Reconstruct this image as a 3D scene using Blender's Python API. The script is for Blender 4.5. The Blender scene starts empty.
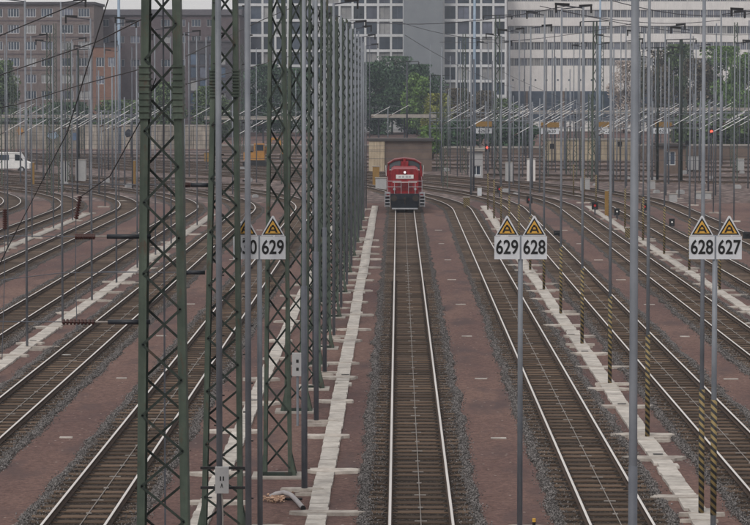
import bpy, math, random
import numpy as np
from mathutils import Vector, Matrix
random.seed(7); rng = np.random.default_rng(7)
R = math.radians
S = bpy.context.scene
COL = S.collection

# ------------------------------------------------------------------ camera
F, VPX, HOR, HCAM = 2200.0, 398.0, 82.0, 10.5          # photo pixels (750 x 525), metres
PITCH = R(2.3); YAW = math.atan((VPX-375)/F)
CY = HOR + F*math.tan(PITCH)
cam_d = bpy.data.cameras.new('camera'); cam = bpy.data.objects.new('camera', cam_d); COL.objects.link(cam)
cam_d.sensor_width = 36; cam_d.lens = F/750*36; cam_d.shift_y = (CY-262.5)/750
cam_d.clip_start = 1; cam_d.clip_end = 12000
cam.location = (0, 0, HCAM); cam.rotation_euler = (R(90)-PITCH, 0, YAW)
S.camera = cam
# ------------------------------------------------------------------ sky, sun, exposure (overcast)
SUN_EL, SUN_AZ = 48, 205                                 # azimuth clockwise from +Y
w = bpy.data.worlds.new('World'); S.world = w; w.use_nodes = True
nt = w.node_tree; nt.nodes.clear()
sky = nt.nodes.new('ShaderNodeTexSky'); sky.sky_type = 'NISHITA'; sky.sun_disc = False
sky.sun_elevation = R(SUN_EL); sky.sun_rotation = R(SUN_AZ); sky.dust_density = 6; sky.air_density = 1.0; sky.ozone_density = 1
hs = nt.nodes.new('ShaderNodeHueSaturation'); hs.inputs['Saturation'].default_value = 0.32
bg = nt.nodes.new('ShaderNodeBackground'); bg.inputs['Strength'].default_value = 0.125
wo = nt.nodes.new('ShaderNodeOutputWorld')
nt.links.new(sky.outputs[0], hs.inputs['Color']); deck = nt.nodes.new('ShaderNodeMix'); deck.data_type = 'RGBA'; deck.inputs[0].default_value = .72; deck.inputs[7].default_value = (6.9, 6.75, 6.7, 1)
nt.links.new(hs.outputs[0], deck.inputs[6]); nt.links.new(deck.outputs[2], bg.inputs[0]); nt.links.new(bg.outputs[0], wo.inputs[0])
sd = bpy.data.lights.new('sun', 'SUN'); sun = bpy.data.objects.new('sun', sd); COL.objects.link(sun)
sd.energy = 1.2; sd.angle = R(14); sd.color = (1, .95, .88)
az, el = R(SUN_AZ), R(SUN_EL)
dsun = Vector((math.sin(az)*math.cos(el), math.cos(az)*math.cos(el), math.sin(el)))
sun.rotation_euler = (-dsun).to_track_quat('-Z', 'Y').to_euler()
S.view_settings.view_transform = 'Standard'; S.view_settings.look = 'None'
S.view_settings.exposure = 0.02; S.view_settings.gamma = 1; S.view_settings.use_curve_mapping = False
S.render.engine = 'CYCLES'
S.cycles.use_denoising = True; S.cycles.max_bounces = 5; S.cycles.diffuse_bounces = 2; S.cycles.glossy_bounces = 2
S.cycles.volume_bounces = 0; S.cycles.transparent_max_bounces = 12
S.cycles.sample_clamp_indirect = 4

# ------------------------------------------------------------------ pixel <-> place
fw = Vector((-math.sin(YAW)*math.cos(PITCH), math.cos(YAW)*math.cos(PITCH), -math.sin(PITCH)))
rt = Vector((math.cos(YAW), math.sin(YAW), 0)); up = rt.cross(fw)
def ray(px, py): return fw + rt*((px-375)/F) + up*((CY-py)/F)
def at(px, py, Y):
    d = ray(px, py); return Vector((0, 0, HCAM)) + d*(Y/d.y)
def gnd(px, py, z=-.23):
    d = ray(px, py); return Vector((0, 0, HCAM)) + d*((z-HCAM)/d.z)
GZ = -.23

# ------------------------------------------------------------------ materials
MATS = {}
def nodes(name):
    m = bpy.data.materials.new(name); m.use_nodes = True; t = m.node_tree
    return m, t, t.nodes['Principled BSDF'], t.nodes['Material Output']
def pm(name, c1, c2=None, scale=3.0, rough=.8, metal=0.0, bump=0.0, bscale=None, detail=6, rand=0.0, island=0.0, spec=.3, stretch=None, streak=0.0, rust=0.0):
    """procedural material: two-tone noise, bump, optional per-object / per-island brightness change"""
    m, t, b, o = nodes(name); N, L = t.nodes.new, t.links.new
    c2 = c2 or tuple(x*.75 for x in c1)
    tc = N('ShaderNodeTexCoord'); co = tc.outputs['Object']
    if stretch:
        mp = N('ShaderNodeMapping'); mp.inputs['Scale'].default_value = stretch; L(co, mp.inputs[0]); co = mp.outputs[0]
    if rand:
        oi = N('ShaderNodeObjectInfo'); va = N('ShaderNodeVectorMath'); va.operation = 'ADD'
        mu = N('ShaderNodeVectorMath'); mu.operation = 'SCALE'; mu.inputs[0].default_value = (37, 91, 53); L(oi.outputs['Random'], mu.inputs['Scale'])
        L(co, va.inputs[0]); L(mu.outputs[0], va.inputs[1]); co = va.outputs[0]
    n = N('ShaderNodeTexNoise'); n.inputs['Scale'].default_value = scale; n.inputs['Detail'].default_value = detail; n.inputs['Roughness'].default_value = .65
    L(co, n.inputs['Vector'])
    rp = N('ShaderNodeValToRGB'); rp.color_ramp.elements[0].position = .33; rp.color_ramp.elements[1].position = .67
    rp.color_ramp.elements[0].color = (*c1, 1); rp.color_ramp.elements[1].color = (*c2, 1)
    L(n.outputs['Fac'], rp.inputs[0]); col = rp.outputs[0]
    def vary(col, src, amt):
        mr = N('ShaderNodeMapRange'); mr.inputs['To Min'].default_value = 1-amt; mr.inputs['To Max'].default_value = 1+amt; L(src, mr.inputs[0])
        vm = N('ShaderNodeVectorMath'); vm.operation = 'SCALE'; L(col, vm.inputs[0]); L(mr.outputs[0], vm.inputs['Scale']); return vm.outputs[0]
    if rand: col = vary(col, oi.outputs['Random'], rand)
    if island:
        g = N('ShaderNodeNewGeometry'); col = vary(col, g.outputs['Random Per Island'], island)
    if streak:
        n3 = N('ShaderNodeTexNoise'); n3.inputs['Scale'].default_value = 1.0; n3.inputs['Detail'].default_value = 4
        mp3 = N('ShaderNodeMapping'); mp3.inputs['Scale'].default_value = (6, 6, .35); L(tc.outputs['Object'], mp3.inputs[0]); L(mp3.outputs[0], n3.inputs['Vector'])
        mr3 = N('ShaderNodeMapRange'); mr3.inputs['From Min'].default_value = .3; mr3.inputs['From Max'].default_value = .7
        mr3.inputs['To Min'].default_value = 1-streak; mr3.inputs['To Max'].default_value = 1+streak*.6; L(n3.outputs['Fac'], mr3.inputs[0])
        vm3 = N('ShaderNodeVectorMath'); vm3.operation = 'SCALE'; L(col, vm3.inputs[0]); L(mr3.outputs[0], vm3.inputs['Scale']); col = vm3.outputs[0]
    if rust:
        n4 = N('ShaderNodeTexNoise'); n4.inputs['Scale'].default_value = 2.6; n4.inputs['Detail'].default_value = 9; n4.inputs['Roughness'].default_value = .75
        mp4 = N('ShaderNodeMapping'); mp4.inputs['Scale'].default_value = (2, 2, .7); L(tc.outputs['Object'], mp4.inputs[0]); L(mp4.outputs[0], n4.inputs['Vector'])
        r4 = N('ShaderNodeValToRGB'); r4.color_ramp.elements[0].position = .60-rust*.1; r4.color_ramp.elements[1].position = .70; L(n4.outputs['Fac'], r4.inputs[0])
        m4 = N('ShaderNodeMix'); m4.data_type = 'RGBA'; L(r4.outputs[0], m4.inputs[0]); L(col, m4.inputs[6]); m4.inputs[7].default_value = (.075, .042, .028, 1); col = m4.outputs[2]
    L(col, b.inputs['Base Color'])
    b.inputs['Roughness'].default_value = rough; b.inputs['Metallic'].default_value = metal; b.inputs['Specular IOR Level'].default_value = spec
    if bump:
        n2 = N('ShaderNodeTexNoise'); n2.inputs['Scale'].default_value = bscale or scale*4; n2.inputs['Detail'].default_value = 4; L(co, n2.inputs['Vector'])
        bp = N('ShaderNodeBump'); bp.inputs['Strength'].default_value = bump; bp.inputs['Distance'].default_value = .02
        L(n2.outputs['Fac'], bp.inputs['Height']); L(bp.outputs[0], b.inputs['Normal'])
    MATS[name] = m; return m
def ground_mat():
    m, t, b, o = nodes('red_gravel'); N, L = t.nodes.new, t.links.new
    tc = N('ShaderNodeTexCoord')
    big = N('ShaderNodeTexNoise'); big.inputs['Scale'].default_value = .22; big.inputs['Detail'].default_value = 7; mpb = N('ShaderNodeMapping'); mpb.inputs['Scale'].default_value = (1, .35, 1); L(tc.outputs['Object'], mpb.inputs[0]); L(mpb.outputs[0], big.inputs['Vector'])
    r1 = N('ShaderNodeValToRGB'); e = r1.color_ramp.elements; e[0].position = .3; e[1].position = .7
    e[0].color = (.096, .058, .055, 1); e[1].color = (.164, .102, .085, 1); L(big.outputs['Fac'], r1.inputs[0])
    fine = N('ShaderNodeTexNoise'); fine.inputs['Scale'].default_value = 7; fine.inputs['Detail'].default_value = 9; fine.inputs['Roughness'].default_value = .8; L(tc.outputs['Object'], fine.inputs['Vector'])
    mr = N('ShaderNodeMapRange'); mr.inputs['From Min'].default_value = .3; mr.inputs['From Max'].default_value = .7; mr.inputs['To Min'].default_value = .40; mr.inputs['To Max'].default_value = 1.6; L(fine.outputs['Fac'], mr.inputs[0])
    v = N('ShaderNodeVectorMath'); v.operation = 'SCALE'; L(r1.outputs[0], v.inputs[0]); L(mr.outputs[0], v.inputs['Scale'])
    # damp / worn streaks across the path
    mp = N('ShaderNodeMapping'); mp.inputs['Scale'].default_value = (.8, .30, 1); L(tc.outputs['Object'], mp.inputs[0])
    st = N('ShaderNodeTexNoise'); st.inputs['Scale'].default_value = .9; st.inputs['Detail'].default_value = 5; L(mp.outputs[0], st.inputs['Vector'])
    r2 = N('ShaderNodeValToRGB'); r2.color_ramp.elements[0].position = .52; r2.color_ramp.elements[1].position = .68; L(st.outputs['Fac'], r2.inputs[0])
    mx = N('ShaderNodeMix'); mx.data_type = 'RGBA'; L(r2.outputs[0], mx.inputs[0]); L(v.outputs[0], mx.inputs[6]); mx.inputs[7].default_value = (.088, .060, .058, 1)
    # scattered light chips
    vo = N('ShaderNodeTexVoronoi'); vo.inputs['Scale'].default_value = 2.3; L(tc.outputs['Object'], vo.inputs['Vector'])
    lt = N('ShaderNodeMath'); lt.operation = 'LESS_THAN'; lt.inputs[1].default_value = .085; L(vo.outputs['Distance'], lt.inputs[0])
    m2 = N('ShaderNodeMix'); m2.data_type = 'RGBA'; L(lt.outputs[0], m2.inputs[0]); L(mx.outputs[2], m2.inputs[6]); m2.inputs[7].default_value = (.27, .22, .20, 1)
    L(m2.outputs[2], b.inputs['Base Color']); b.inputs['Roughness'].default_value = .95; b.inputs['Specular IOR Level'].default_value = .15
    bp = N('ShaderNodeBump'); bp.inputs['Strength'].default_value = .7; bp.inputs['Distance'].default_value = .02; L(fine.outputs['Fac'], bp.inputs['Height']); L(bp.outputs[0], b.inputs['Normal'])
    MATS['red_gravel'] = m
def ballast_mat(name, ca, cb, cc, sc=17):
    m, t, b, o = nodes(name); N, L = t.nodes.new, t.links.new
    tc = N('ShaderNodeTexCoord')
    vo = N('ShaderNodeTexVoronoi'); vo.inputs['Scale'].default_value = sc; L(tc.outputs['Object'], vo.inputs['Vector'])
    rp = N('ShaderNodeValToRGB'); e = rp.color_ramp.elements; e[0].color = (*ca, 1); e[1].color = (*cb, 1)
    x = rp.color_ramp.elements.new(.6); x.color = (*cc, 1)
    sp = N('ShaderNodeSeparateColor'); L(vo.outputs['Color'], sp.inputs[0]); L(sp.outputs[0], rp.inputs[0])
    mr = N('ShaderNodeMapRange'); mr.inputs['From Min'].default_value = .0; mr.inputs['From Max'].default_value = .5; mr.inputs['To Min'].default_value = 1.25; mr.inputs['To Max'].default_value = .35; L(vo.outputs['Distance'], mr.inputs[0])
    v = N('ShaderNodeVectorMath'); v.operation = 'SCALE'; L(rp.outputs[0], v.inputs[0]); L(mr.outputs[0], v.inputs['Scale'])
    L(v.outputs[0], b.inputs['Base Color']); b.inputs['Roughness'].default_value = .95; b.inputs['Specular IOR Level'].default_value = .15
    bp = N('ShaderNodeBump'); bp.invert = True; bp.inputs['Strength'].default_value = 1; bp.inputs['Distance'].default_value = .05; L(vo.outputs['Distance'], bp.inputs['Height']); L(bp.outputs[0], b.inputs['Normal'])
    MATS[name] = m
def stripe_mat():
    m, t, b, o = nodes('black_yellow_stripes'); N, L = t.nodes.new, t.links.new
    tc = N('ShaderNodeTexCoord'); sp = N('ShaderNodeSeparateXYZ'); L(tc.outputs['Object'], sp.inputs[0])
    a = N('ShaderNodeMath'); a.operation = 'MULTIPLY_ADD'; a.inputs[1].default_value = 5.4; L(sp.outputs['X'], a.inputs[0])
    k = N('ShaderNodeMath'); k.operation = 'MULTIPLY'; k.inputs[1].default_value = 5.6; L(sp.outputs['Z'], k.inputs[0]); L(k.outputs[0], a.inputs[2])
    f = N('ShaderNodeMath'); f.operation = 'FRACT'; L(a.outputs[0], f.inputs[0])
    g = N('ShaderNodeMath'); g.operation = 'GREATER_THAN'; g.inputs[1].default_value = .5; L(f.outputs[0], g.inputs[0])
    n = N('ShaderNodeTexNoise'); n.inputs['Scale'].default_value = 9; n.inputs['Detail'].default_value = 5; L(tc.outputs['Object'], n.inputs['Vector'])
    mr = N('ShaderNodeMapRange'); mr.inputs['To Min'].default_value = .6; mr.inputs['To Max'].default_value = 1.2; L(n.outputs['Fac'], mr.inputs[0])
    mx = N('ShaderNodeMix'); mx.data_type = 'RGBA'; L(g.outputs[0], mx.inputs[0]); mx.inputs[6].default_value = (.018, .018, .02, 1); mx.inputs[7].default_value = (.26, .19, .075, 1)
    v = N('ShaderNodeVectorMath'); v.operation = 'SCALE'; L(mx.outputs[2], v.inputs[0]); L(mr.outputs[0], v.inputs['Scale'])
    L(v.outputs[0], b.inputs['Base Color']); b.inputs['Roughness'].default_value = .7
    MATS['stripes'] = m
def emit(name, c, s):
    m, t, b, o = nodes(name); b.inputs['Base Color'].default_value = (*c, 1); b.inputs['Emission Color'].default_value = (*c, 1); b.inputs['Emission Strength'].default_value = s
    MATS[name] = m
def glass(name, c, rough=.12):
    m = pm(name, c, tuple(x*1.8+.01 for x in c), .35, rough, 0, spec=.5, rand=.6, detail=2); return m
ground_mat(); stripe_mat()
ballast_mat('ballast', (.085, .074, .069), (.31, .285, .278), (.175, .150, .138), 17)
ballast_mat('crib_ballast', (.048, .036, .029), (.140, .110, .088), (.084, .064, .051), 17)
ballast_mat('throat_ballast', (.17, .125, .115), (.42, .335, .31), (.27, .20, .185), 1.3)
pm('stone', (.068, .063, .062), (.20, .185, .180), 6, .95, island=.7)
pm('wood', (.060, .040, .028), (.124, .084, .058), 2.2, .92, rand=.45, bump=.8, bscale=8, stretch=(.5, 9, 6), detail=8)
pm('wood_mass', (.085, .064, .052), (.200, .154, .126), 2.2, .92, island=.45)
pm('wood_mid', (.062, .044, .034), (.125, .090, .068), 2.2, .92, island=.4)
pm('rail_side', (.045, .030, .023), (.085, .055, .040), 5, .85)
pm('rail_top', (.74, .70, .67), (.62, .58, .55), 3, .42, .35, stretch=(1, .05, 1), spec=.5)
pm('plate_steel', (.030, .024, .021), (.055, .042, .034), 8, .8)
pm('cable_grey', (.20, .18, .165), (.28, .255, .235), 6, .8)
pm('concrete', (.31, .285, .26), (.52, .485, .445), 2.4, .9, rand=.14, bump=.35, bscale=22, detail=9)
pm('concrete_foot', (.28, .25, .225), (.49, .445, .40), 2.6, .9, rand=.18, bump=.35, bscale=18)
pm('concrete_dark', (.24, .22, .20), (.34, .31, .28), 2.0, .9, rand=.1)
pm('green_paint', (.042, .060, .047), (.076, .098, .076), 1.8, .65, streak=.35, rand=.12, rust=.4)
pm('green_dark', (.013, .020, .017), (.026, .036, .029), 3, .6, rust=.3)
pm('galvanised', (.145, .160, .185), (.205, .220, .245), 1.6, .6, .1, streak=.22, rand=.12)
pm('galvanised_dark', (.075, .082, .100), (.115, .122, .142), 2, .6, streak=.2)
pm('pole_dark', (.035, .037, .048), (.060, .062, .075), 2, .6)
pm('black_metal', (.010, .010, .012), (.022, .021, .022), 6, .55)
pm('tube_dark', (.012, .015, .020), (.026, .030, .038), 5, .45)
pm('insulator_brown', (.034, .013, .012), (.060, .021, .018), 4, .35)
pm('aluminium', (.52, .52, .53), (.66, .66, .66), 4, .5, .1)
pm('blue_mast', (.20, .27, .36), (.27, .34, .43), 1.5, .7)
pm('sign_white', (.48, .50, .54), (.58, .60, .63), 3, .7)
pm('sign_black', (.012, .012, .013), (.018, .018, .018), 3, .8)
pm('sign_yellow', (.52, .29, .05), (.62, .36, .07), 4, .7)
pm('sign_ochre', (.20, .115, .03), (.26, .155, .045), 6, .7)
pm('box_grey', (.30, .30, .31), (.36, .36, .36), 4, .6)
pm('red_paint', (.19, .009, .014), (.28, .016, .020), 2.5, .5, streak=.35)
pm('red_dark', (.12, .010, .012), (.18, .016, .016), 2, .5)
pm('white_paint', (.62, .62, .62), (.74, .73, .72), 3, .6)
pm('loco_black', (.006, .008, .013), (.016, .019, .027), 3, .5)
pm('grey_step', (.30, .31, .34), (.42, .42, .44), 4, .6)
pm('orange_paint', (.30, .14, .03), (.42, .21, .05), 3, .6)
pm('hose', (.27, .25, .26), (.36, .34, .34), 5, .7)
pm('rubble', (.30, .18, .12), (.46, .32, .24), 4, .95, island=.5)
pm('brick_grey', (.135, .108, .104), (.185, .150, .142), 1.2, .9, streak=.15)
pm('brick_purple', (.085, .066, .074), (.120, .094, .098), 1.2, .9)
pm('brick_orange', (.17, .092, .068), (.22, .125, .092), 1.5, .9)
pm('slate', (.050, .046, .055), (.075, .068, .075), 2, .8)
pm('white_facade', (.50, .51, .53), (.60, .61, .62), .6, .8, streak=.08)
pm('cream_facade', (.60, .58, .575), (.70, .68, .665), .5, .85, streak=.10)
pm('grey_slab', (.170, .185, .205), (.205, .22, .24), .4, .85)
pm('window_white', (.50, .52, .55), (.58, .60, .62), 2, .6)
glass('pane_dark', (.020, .028, .042)); glass('pane_blue', (.035, .055, .09)); glass('pane_grey', (.05, .055, .075))
pm('blind', (.22, .22, .23), (.30, .30, .30), .8, .8, rand=.3); glass('loco_glass', (.03, .04, .045), .08)
pm('beige_wall', (.26, .21, .15), (.37, .31, .23), .7, .9, streak=.4, rand=.25)
pm('panel_wall', (.20, .175, .15), (.33, .295, .255), .6, .9, streak=.45, rand=.28)
pm('brown_wall', (.10, .075, .062), (.15, .11, .09), .7, .9, rand=.15)
pm('dark_roof', (.045, .040, .040), (.075, .065, .062), 1, .9)
pm('bark', (.035, .026, .020), (.07, .05, .04), 4, .95)
for nm, c in dict(leaf_dark=(.036, .066, .036), leaf_green=(.080, .135, .036), leaf_yellow=(.13, .14, .032), leaf_brown=(.075, .062, .042), leaf_pale=(.33, .28, .25), leaf_olive=(.060, .088, .036)).items():
    pm(nm, c, tuple(x*1.7 for x in c), 1.0, .85, island=.5)
emit('lamp_white', (1, .96, .9), 1.6); emit('lamp_red', (1, .05, .03), 5); emit('lamp_dim', (.5, .03, .03), .25); emit('lamp_pale', (.8, .78, .75), .4)

# ------------------------------------------------------------------ mesh helpers
class MB:
    def __init__(s): s.v, s.f, s.m = [], [], []
    def add(s, v, f, m=0):
        k = len(s.v); s.v += [tuple(p) for p in v]; s.f += [tuple(i+k for i in q) for q in f]; s.m += [m]*len(f); return s
    def box(s, x0, x1, y0, y1, z0, z1, m=0):
        v = [(x0,y0,z0),(x1,y0,z0),(x1,y1,z0),(x0,y1,z0),(x0,y0,z1),(x1,y0,z1),(x1,y1,z1),(x0,y1,z1)]
        return s.add(v, [(3,2,1,0),(4,5,6,7),(0,1,5,4),(1,2,6,5),(2,3,7,6),(3,0,4,7)], m)
    def hexa(s, bot, top, m=0):
        n = len(bot)
        return s.add(list(bot)+list(top), [tuple(range(n-1,-1,-1)), tuple(range(n,2*n))]+[(i,(i+1)%n,n+(i+1)%n,n+i) for i in range(n)], m)
    def bar(s, a, b, w, h=None, m=0, ref=(0,1,0)):
        a, b = Vector(a), Vector(b); d = (b-a).normalized(); h = h or w
        r = Vector(ref)
        if abs(d.dot(r)) > .95: r = Vector((1,0,0)) if abs(d.x) < .9 else Vector((0,0,1))
        u = d.cross(r).normalized(); t = d.cross(u).normalized()
        q = [u*w/2+t*h/2, -u*w/2+t*h/2, -u*w/2-t*h/2, u*w/2-t*h/2]
        return s.hexa([a+x for x in q], [b+x for x in q], m)
    def tube(s, pts, rad, n=8, m=0, cap=True):
        pts = [Vector(p) for p in pts]; rad = rad if isinstance(rad, (list, tuple)) else [rad]*len(pts)
        V, Fc = [], []
        for i, p in enumerate(pts):
            d = (pts[min(i+1, len(pts)-1)]-pts[max(i-1, 0)]).normalized()
            r = Vector((0,0,1)) if abs(d.z) < .9 else Vector((1,0,0))
            u = d.cross(r).normalized(); t = d.cross(u).normalized()
            for k in range(n):
                a = 2*math.pi*k/n; V.append(p+u*(rad[i]*math.cos(a))+t*(rad[i]*math.sin(a)))
        for i in range(len(pts)-1):
            for k in range(n):
                k2 = (k+1)%n; Fc.append((i*n+k, (i+1)*n+k, (i+1)*n+k2, i*n+k2))
        if cap: Fc += [tuple(range(n)), tuple(range((len(pts)-1)*n+n-1, (len(pts)-1)*n-1, -1))]
        return s.add(V, Fc, m)
    def prism(s, poly, axis, a, b, m=0):
        """extrude a polygon given in two coordinates along axis 'x','y','z' from a to b"""
        def P(p, t): return {'y': (p[0], t, p[1]), 'x': (t, p[0], p[1]), 'z': (p[0], p[1], t)}[axis]
        return s.hexa([P(p, a) for p in poly], [P(p, b) for p in poly], m)
    def mesh(s, name, *mats, smooth=False):
        me = bpy.data.meshes.new(name); me.from_pydata(s.v, [], s.f)
        for mt in mats: me.materials.append(MATS[mt] if isinstance(mt, str) else mt)
        if len(mats) > 1: me.polygons.foreach_set('material_index', s.m)
        if smooth: me.polygons.foreach_set('use_smooth', [True]*len(me.polygons))
        me.update(); return me
    def build(s, name, mats, parent=None, loc=None, smooth=False):
        if isinstance(mats, str): mats = (mats,)
        return link(name, s.mesh(name, *mats, smooth=smooth), parent, loc)
def link(name, me, parent=None, loc=None, rz=0):
    o = bpy.data.objects.new(name, me); COL.objects.link(o)
    if parent: o.parent = parent
    if loc is not None: o.location = loc
    if rz: o.rotation_euler = (0, 0, rz)
    return o
def tag(o, label, cat, group=None, kind=None):
    o['label'] = label; o['category'] = cat
    if group: o['group'] = group
    if kind: o['kind'] = kind
    return o
def thing(name, label, cat, loc=(0,0,0), rz=0, group=None):
    o = bpy.data.objects.new(name, None); COL.objects.link(o); o.location = loc; o.rotation_euler = (0, 0, rz); o.empty_display_size = .3
    return tag(o, label, cat, group)
def struct(o): o['kind'] = 'structure'; return o
def stuff(o): o['kind'] = 'stuff'; return o
ORD = ['first','second','third','fourth','fifth','sixth','seventh','eighth','ninth','tenth','eleventh','twelfth','thirteenth','fourteenth','fifteenth','sixteenth','seventeenth','eighteenth']
def ngrid(xs, ys, zf):
    """numpy grid mesh: xs, ys 2-D arrays"""
    n, m = xs.shape; v = np.stack([xs, ys, zf], -1).reshape(-1, 3)
    i = np.arange(n*m).reshape(n, m); f = np.stack([i[:-1,:-1], i[:-1,1:], i[1:,1:], i[1:,:-1]], -1).reshape(-1, 4)
    return v, f
def npmesh(name, v, f, mat, mi=None, mats=None):
    me = bpy.data.meshes.new(name); k = f.shape[1]
    me.vertices.add(len(v)); me.vertices.foreach_set('co', np.ascontiguousarray(v, np.float32).ravel())
    me.loops.add(f.size); me.loops.foreach_set('vertex_index', np.ascontiguousarray(f, np.int32).ravel())
    me.polygons.add(len(f)); me.polygons.foreach_set('loop_start', np.arange(0, f.size, k, dtype=np.int32))
    for x in (mats or [mat]): me.materials.append(MATS[x])
    if mi is not None: me.polygons.foreach_set('material_index', np.asarray(mi, np.int32))
    me.update(calc_edges=True); me.validate(); return me

# ================================================================== GROUND
v, f = ngrid(*np.meshgrid(np.linspace(-3500, 3500, 15), np.linspace(-200, 9000, 19)), np.full((19, 15), GZ))
struct(link('ground', npmesh('ground', v, f, 'red_gravel')))
# the yard throat where the tracks fan together lies in dark ballast
xs, ys = np.meshgrid(np.linspace(-160, 160, 161), np.linspace(0, 1, 41))
y0 = 196 + 2.5*np.sin(xs*.13) + 1.5*np.sin(xs*.41+1); yy = y0 + (345-y0)*ys
v, f = ngrid(xs, yy, GZ+.004+.03*np.abs(np.sin(xs*.7)*np.cos(yy*.9))*(ys > 0)*(ys < 1))
struct(link('throat_ballast', npmesh('throat_ballast', v, f, 'throat_ballast')))

# ================================================================== TRACKS
# (centre X, curve start Y, radius, turn in degrees, description)
TRK = [(-33.0, 181, 75, 38, 'curved track at the far left edge behind the thin poles'),
       (-27.6, 179, 75, 38, 'track left of the outermost pale slab path'),
       (-22.5, 179, 75, 38, 'track just right of the outermost left slab path'),
       (-17.3, 178, 80, 38, 'track just left of the pale path with thin grey poles'),
       (-12.5, 178, 85, 38, 'track crossed by the dark insulator tubes on the left'),
       (-7.7, 180, 90, 38, 'track running behind the green lattice masts on the left'),
       (0.56, 197, 100, 36, 'straight centre track on which the red locomotive stands'),
       (5.33, 180, 110, 37, 'track just right of the locomotive track, under the 629 and 628 plates'),
       (9.82, 182, 110, 37, 'track right of the path with striped poles'),
       (14.3, 183, 110, 37, 'track beneath the 628 and 627 plates on the right'),
       (18.9, 184, 110, 37, 'track right of the second striped pole path'),
       (23.5, 185, 110, 37, 'outermost track at the far right edge')]
RAILP = [(-.0625,-.150),(.0625,-.150),(.0625,-.138),(.012,-.122),(.0085,-.050),(.034,-.038),(.036,-.006),(.033,0),(-.033,0),(-.036,-.006),(-.034,-.038),(-.0085,-.050),(-.012,-.122),(-.0625,-.138)]
def sweep(path, prof, off, dz):
    """sweep a cross-section along a ground path [(x, y, heading)], heading = angle left of +Y"""
    P = np.array(path); n, k = len(P), len(prof); pr = np.array(prof)
    c, s_ = np.cos(P[:,2]), np.sin(P[:,2])
    u = pr[None,:,0] + off
    V = np.stack([P[:,0,None]+u*c[:,None], P[:,1,None]+u*s_[:,None], np.broadcast_to(pr[None,:,1]+dz, u.shape if u.shape[0] == n else (n, k))], -1)
    i = np.arange(n*k).reshape(n, k); a, b = i[:-1], i[1:]
    Fq = np.stack([a, np.roll(a, -1, 1), np.roll(b, -1, 1), b], -1).reshape(-1, 4)
    return V.reshape(-1, 3), Fq
def track_path(X, Y0, Rr, turn, ys):
    p = [(X, ys, 0), (X, Y0, 0)]; A = R(turn); n = 24
    for i in range(1, n+1):
        a = A*i/n; p.append((X-Rr*(1-math.cos(a)), Y0+Rr*math.sin(a), a))
    x, y, a = p[-1]
    for L in (30, 120): p.append((x-math.sin(a)*L, y+math.cos(a)*L, a))
    return p
def walk(p, start, step):
    """points every `step` metres along a path"""
    out = []; rem = start
    for (x0,y0,a0), (x1,y1,a1) in zip(p, p[1:]):
        L = math.hypot(x1-x0, y1-y0); d = rem
        while d < L:
            t = d/L; out.append((x0+(x1-x0)*t, y0+(y1-y0)*t, a0+(a1-a0)*t)); d += step
        rem = d-L
    return out
def boxes_np(pts, hx, hy, z0, z1, jit=0):
    n = len(pts); P = np.array(pts); c, s_ = np.cos(P[:,2]), np.sin(P[:,2])
    base = np.array([(-hx,-hy),(hx,-hy),(hx,hy),(-hx,hy)]); V = np.zeros((n, 8, 3))
    for k, (a, b) in enumerate(base):
        X = P[:,0]+a*c-b*s_; Yv = P[:,1]+a*s_+b*c
        V[:,k] = np.stack([X, Yv, np.full(n, z0)], 1); V[:,k+4] = np.stack([X, Yv, np.full(n, z1)+rng.uniform(-jit, jit, n)], 1)
    q = np.array([(3,2,1,0),(4,5,6,7),(0,1,5,4),(1,2,6,5),(2,3,7,6),(3,0,4,7)])
    return V.reshape(-1, 3), (q[None]+8*np.arange(n)[:,None,None]).reshape(-1, 4)
# shared sleeper meshes: slightly uneven baulks with two rail plates
SLEEP = []
for k in range(6):
    b = MB(); n = 6; xs_ = np.linspace(-1.3, 1.3, n)
    bot, prev = None, None
    rows = []
    for x in xs_:
        j = [random.uniform(-.012, .012) for _ in range(3)]
        rows.append([(x, -.13+j[0], -.30), (x, -.13+j[0], -.185), (x, -.118+j[0], -.170+j[2]*.5), (x, .118+j[1], -.170+j[2]*.5), (x, .13+j[1], -.185), (x, .13+j[1], -.30)])
    V = [p for r in rows for p in r]; Fc = []
    for i in range(n-1):
        for q in range(5): Fc.append((i*6+q, (i+1)*6+q, (i+1)*6+q+1, i*6+q+1))
    Fc += [(0,1,2,3,4,5), tuple(range(n*6-1, n*6-7, -1))]
    b.add(V, Fc, 0)
    for sx in (-.75, .75):
        b.box(sx-.17, sx+.17, -.08, .08, -.172, -.152, 1)
        for e in (-.105, .105): b.box(sx+e-.022, sx+e+.022, -.03, .03, -.152, -.118, 1)
    SLEEP.append(b.mesh('sleeper', 'wood', 'plate_steel'))
CLW = MB().box(-.15, .15, -.022, .022, -.168, -.146).mesh('clamp', 'cable_grey')
CLN = MB().box(-.065, .065, -.04, .04, -.168, -.142).mesh('clamp', 'cable_grey')
def bed_profile(u):
    a = np.abs(u)
    return np.interp(a, [0, .95, 1.15, 1.34, 1.5, 1.62], [-.184, -.184, -.178, -.168, -.195, -.26])
stone_pts = []
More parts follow.
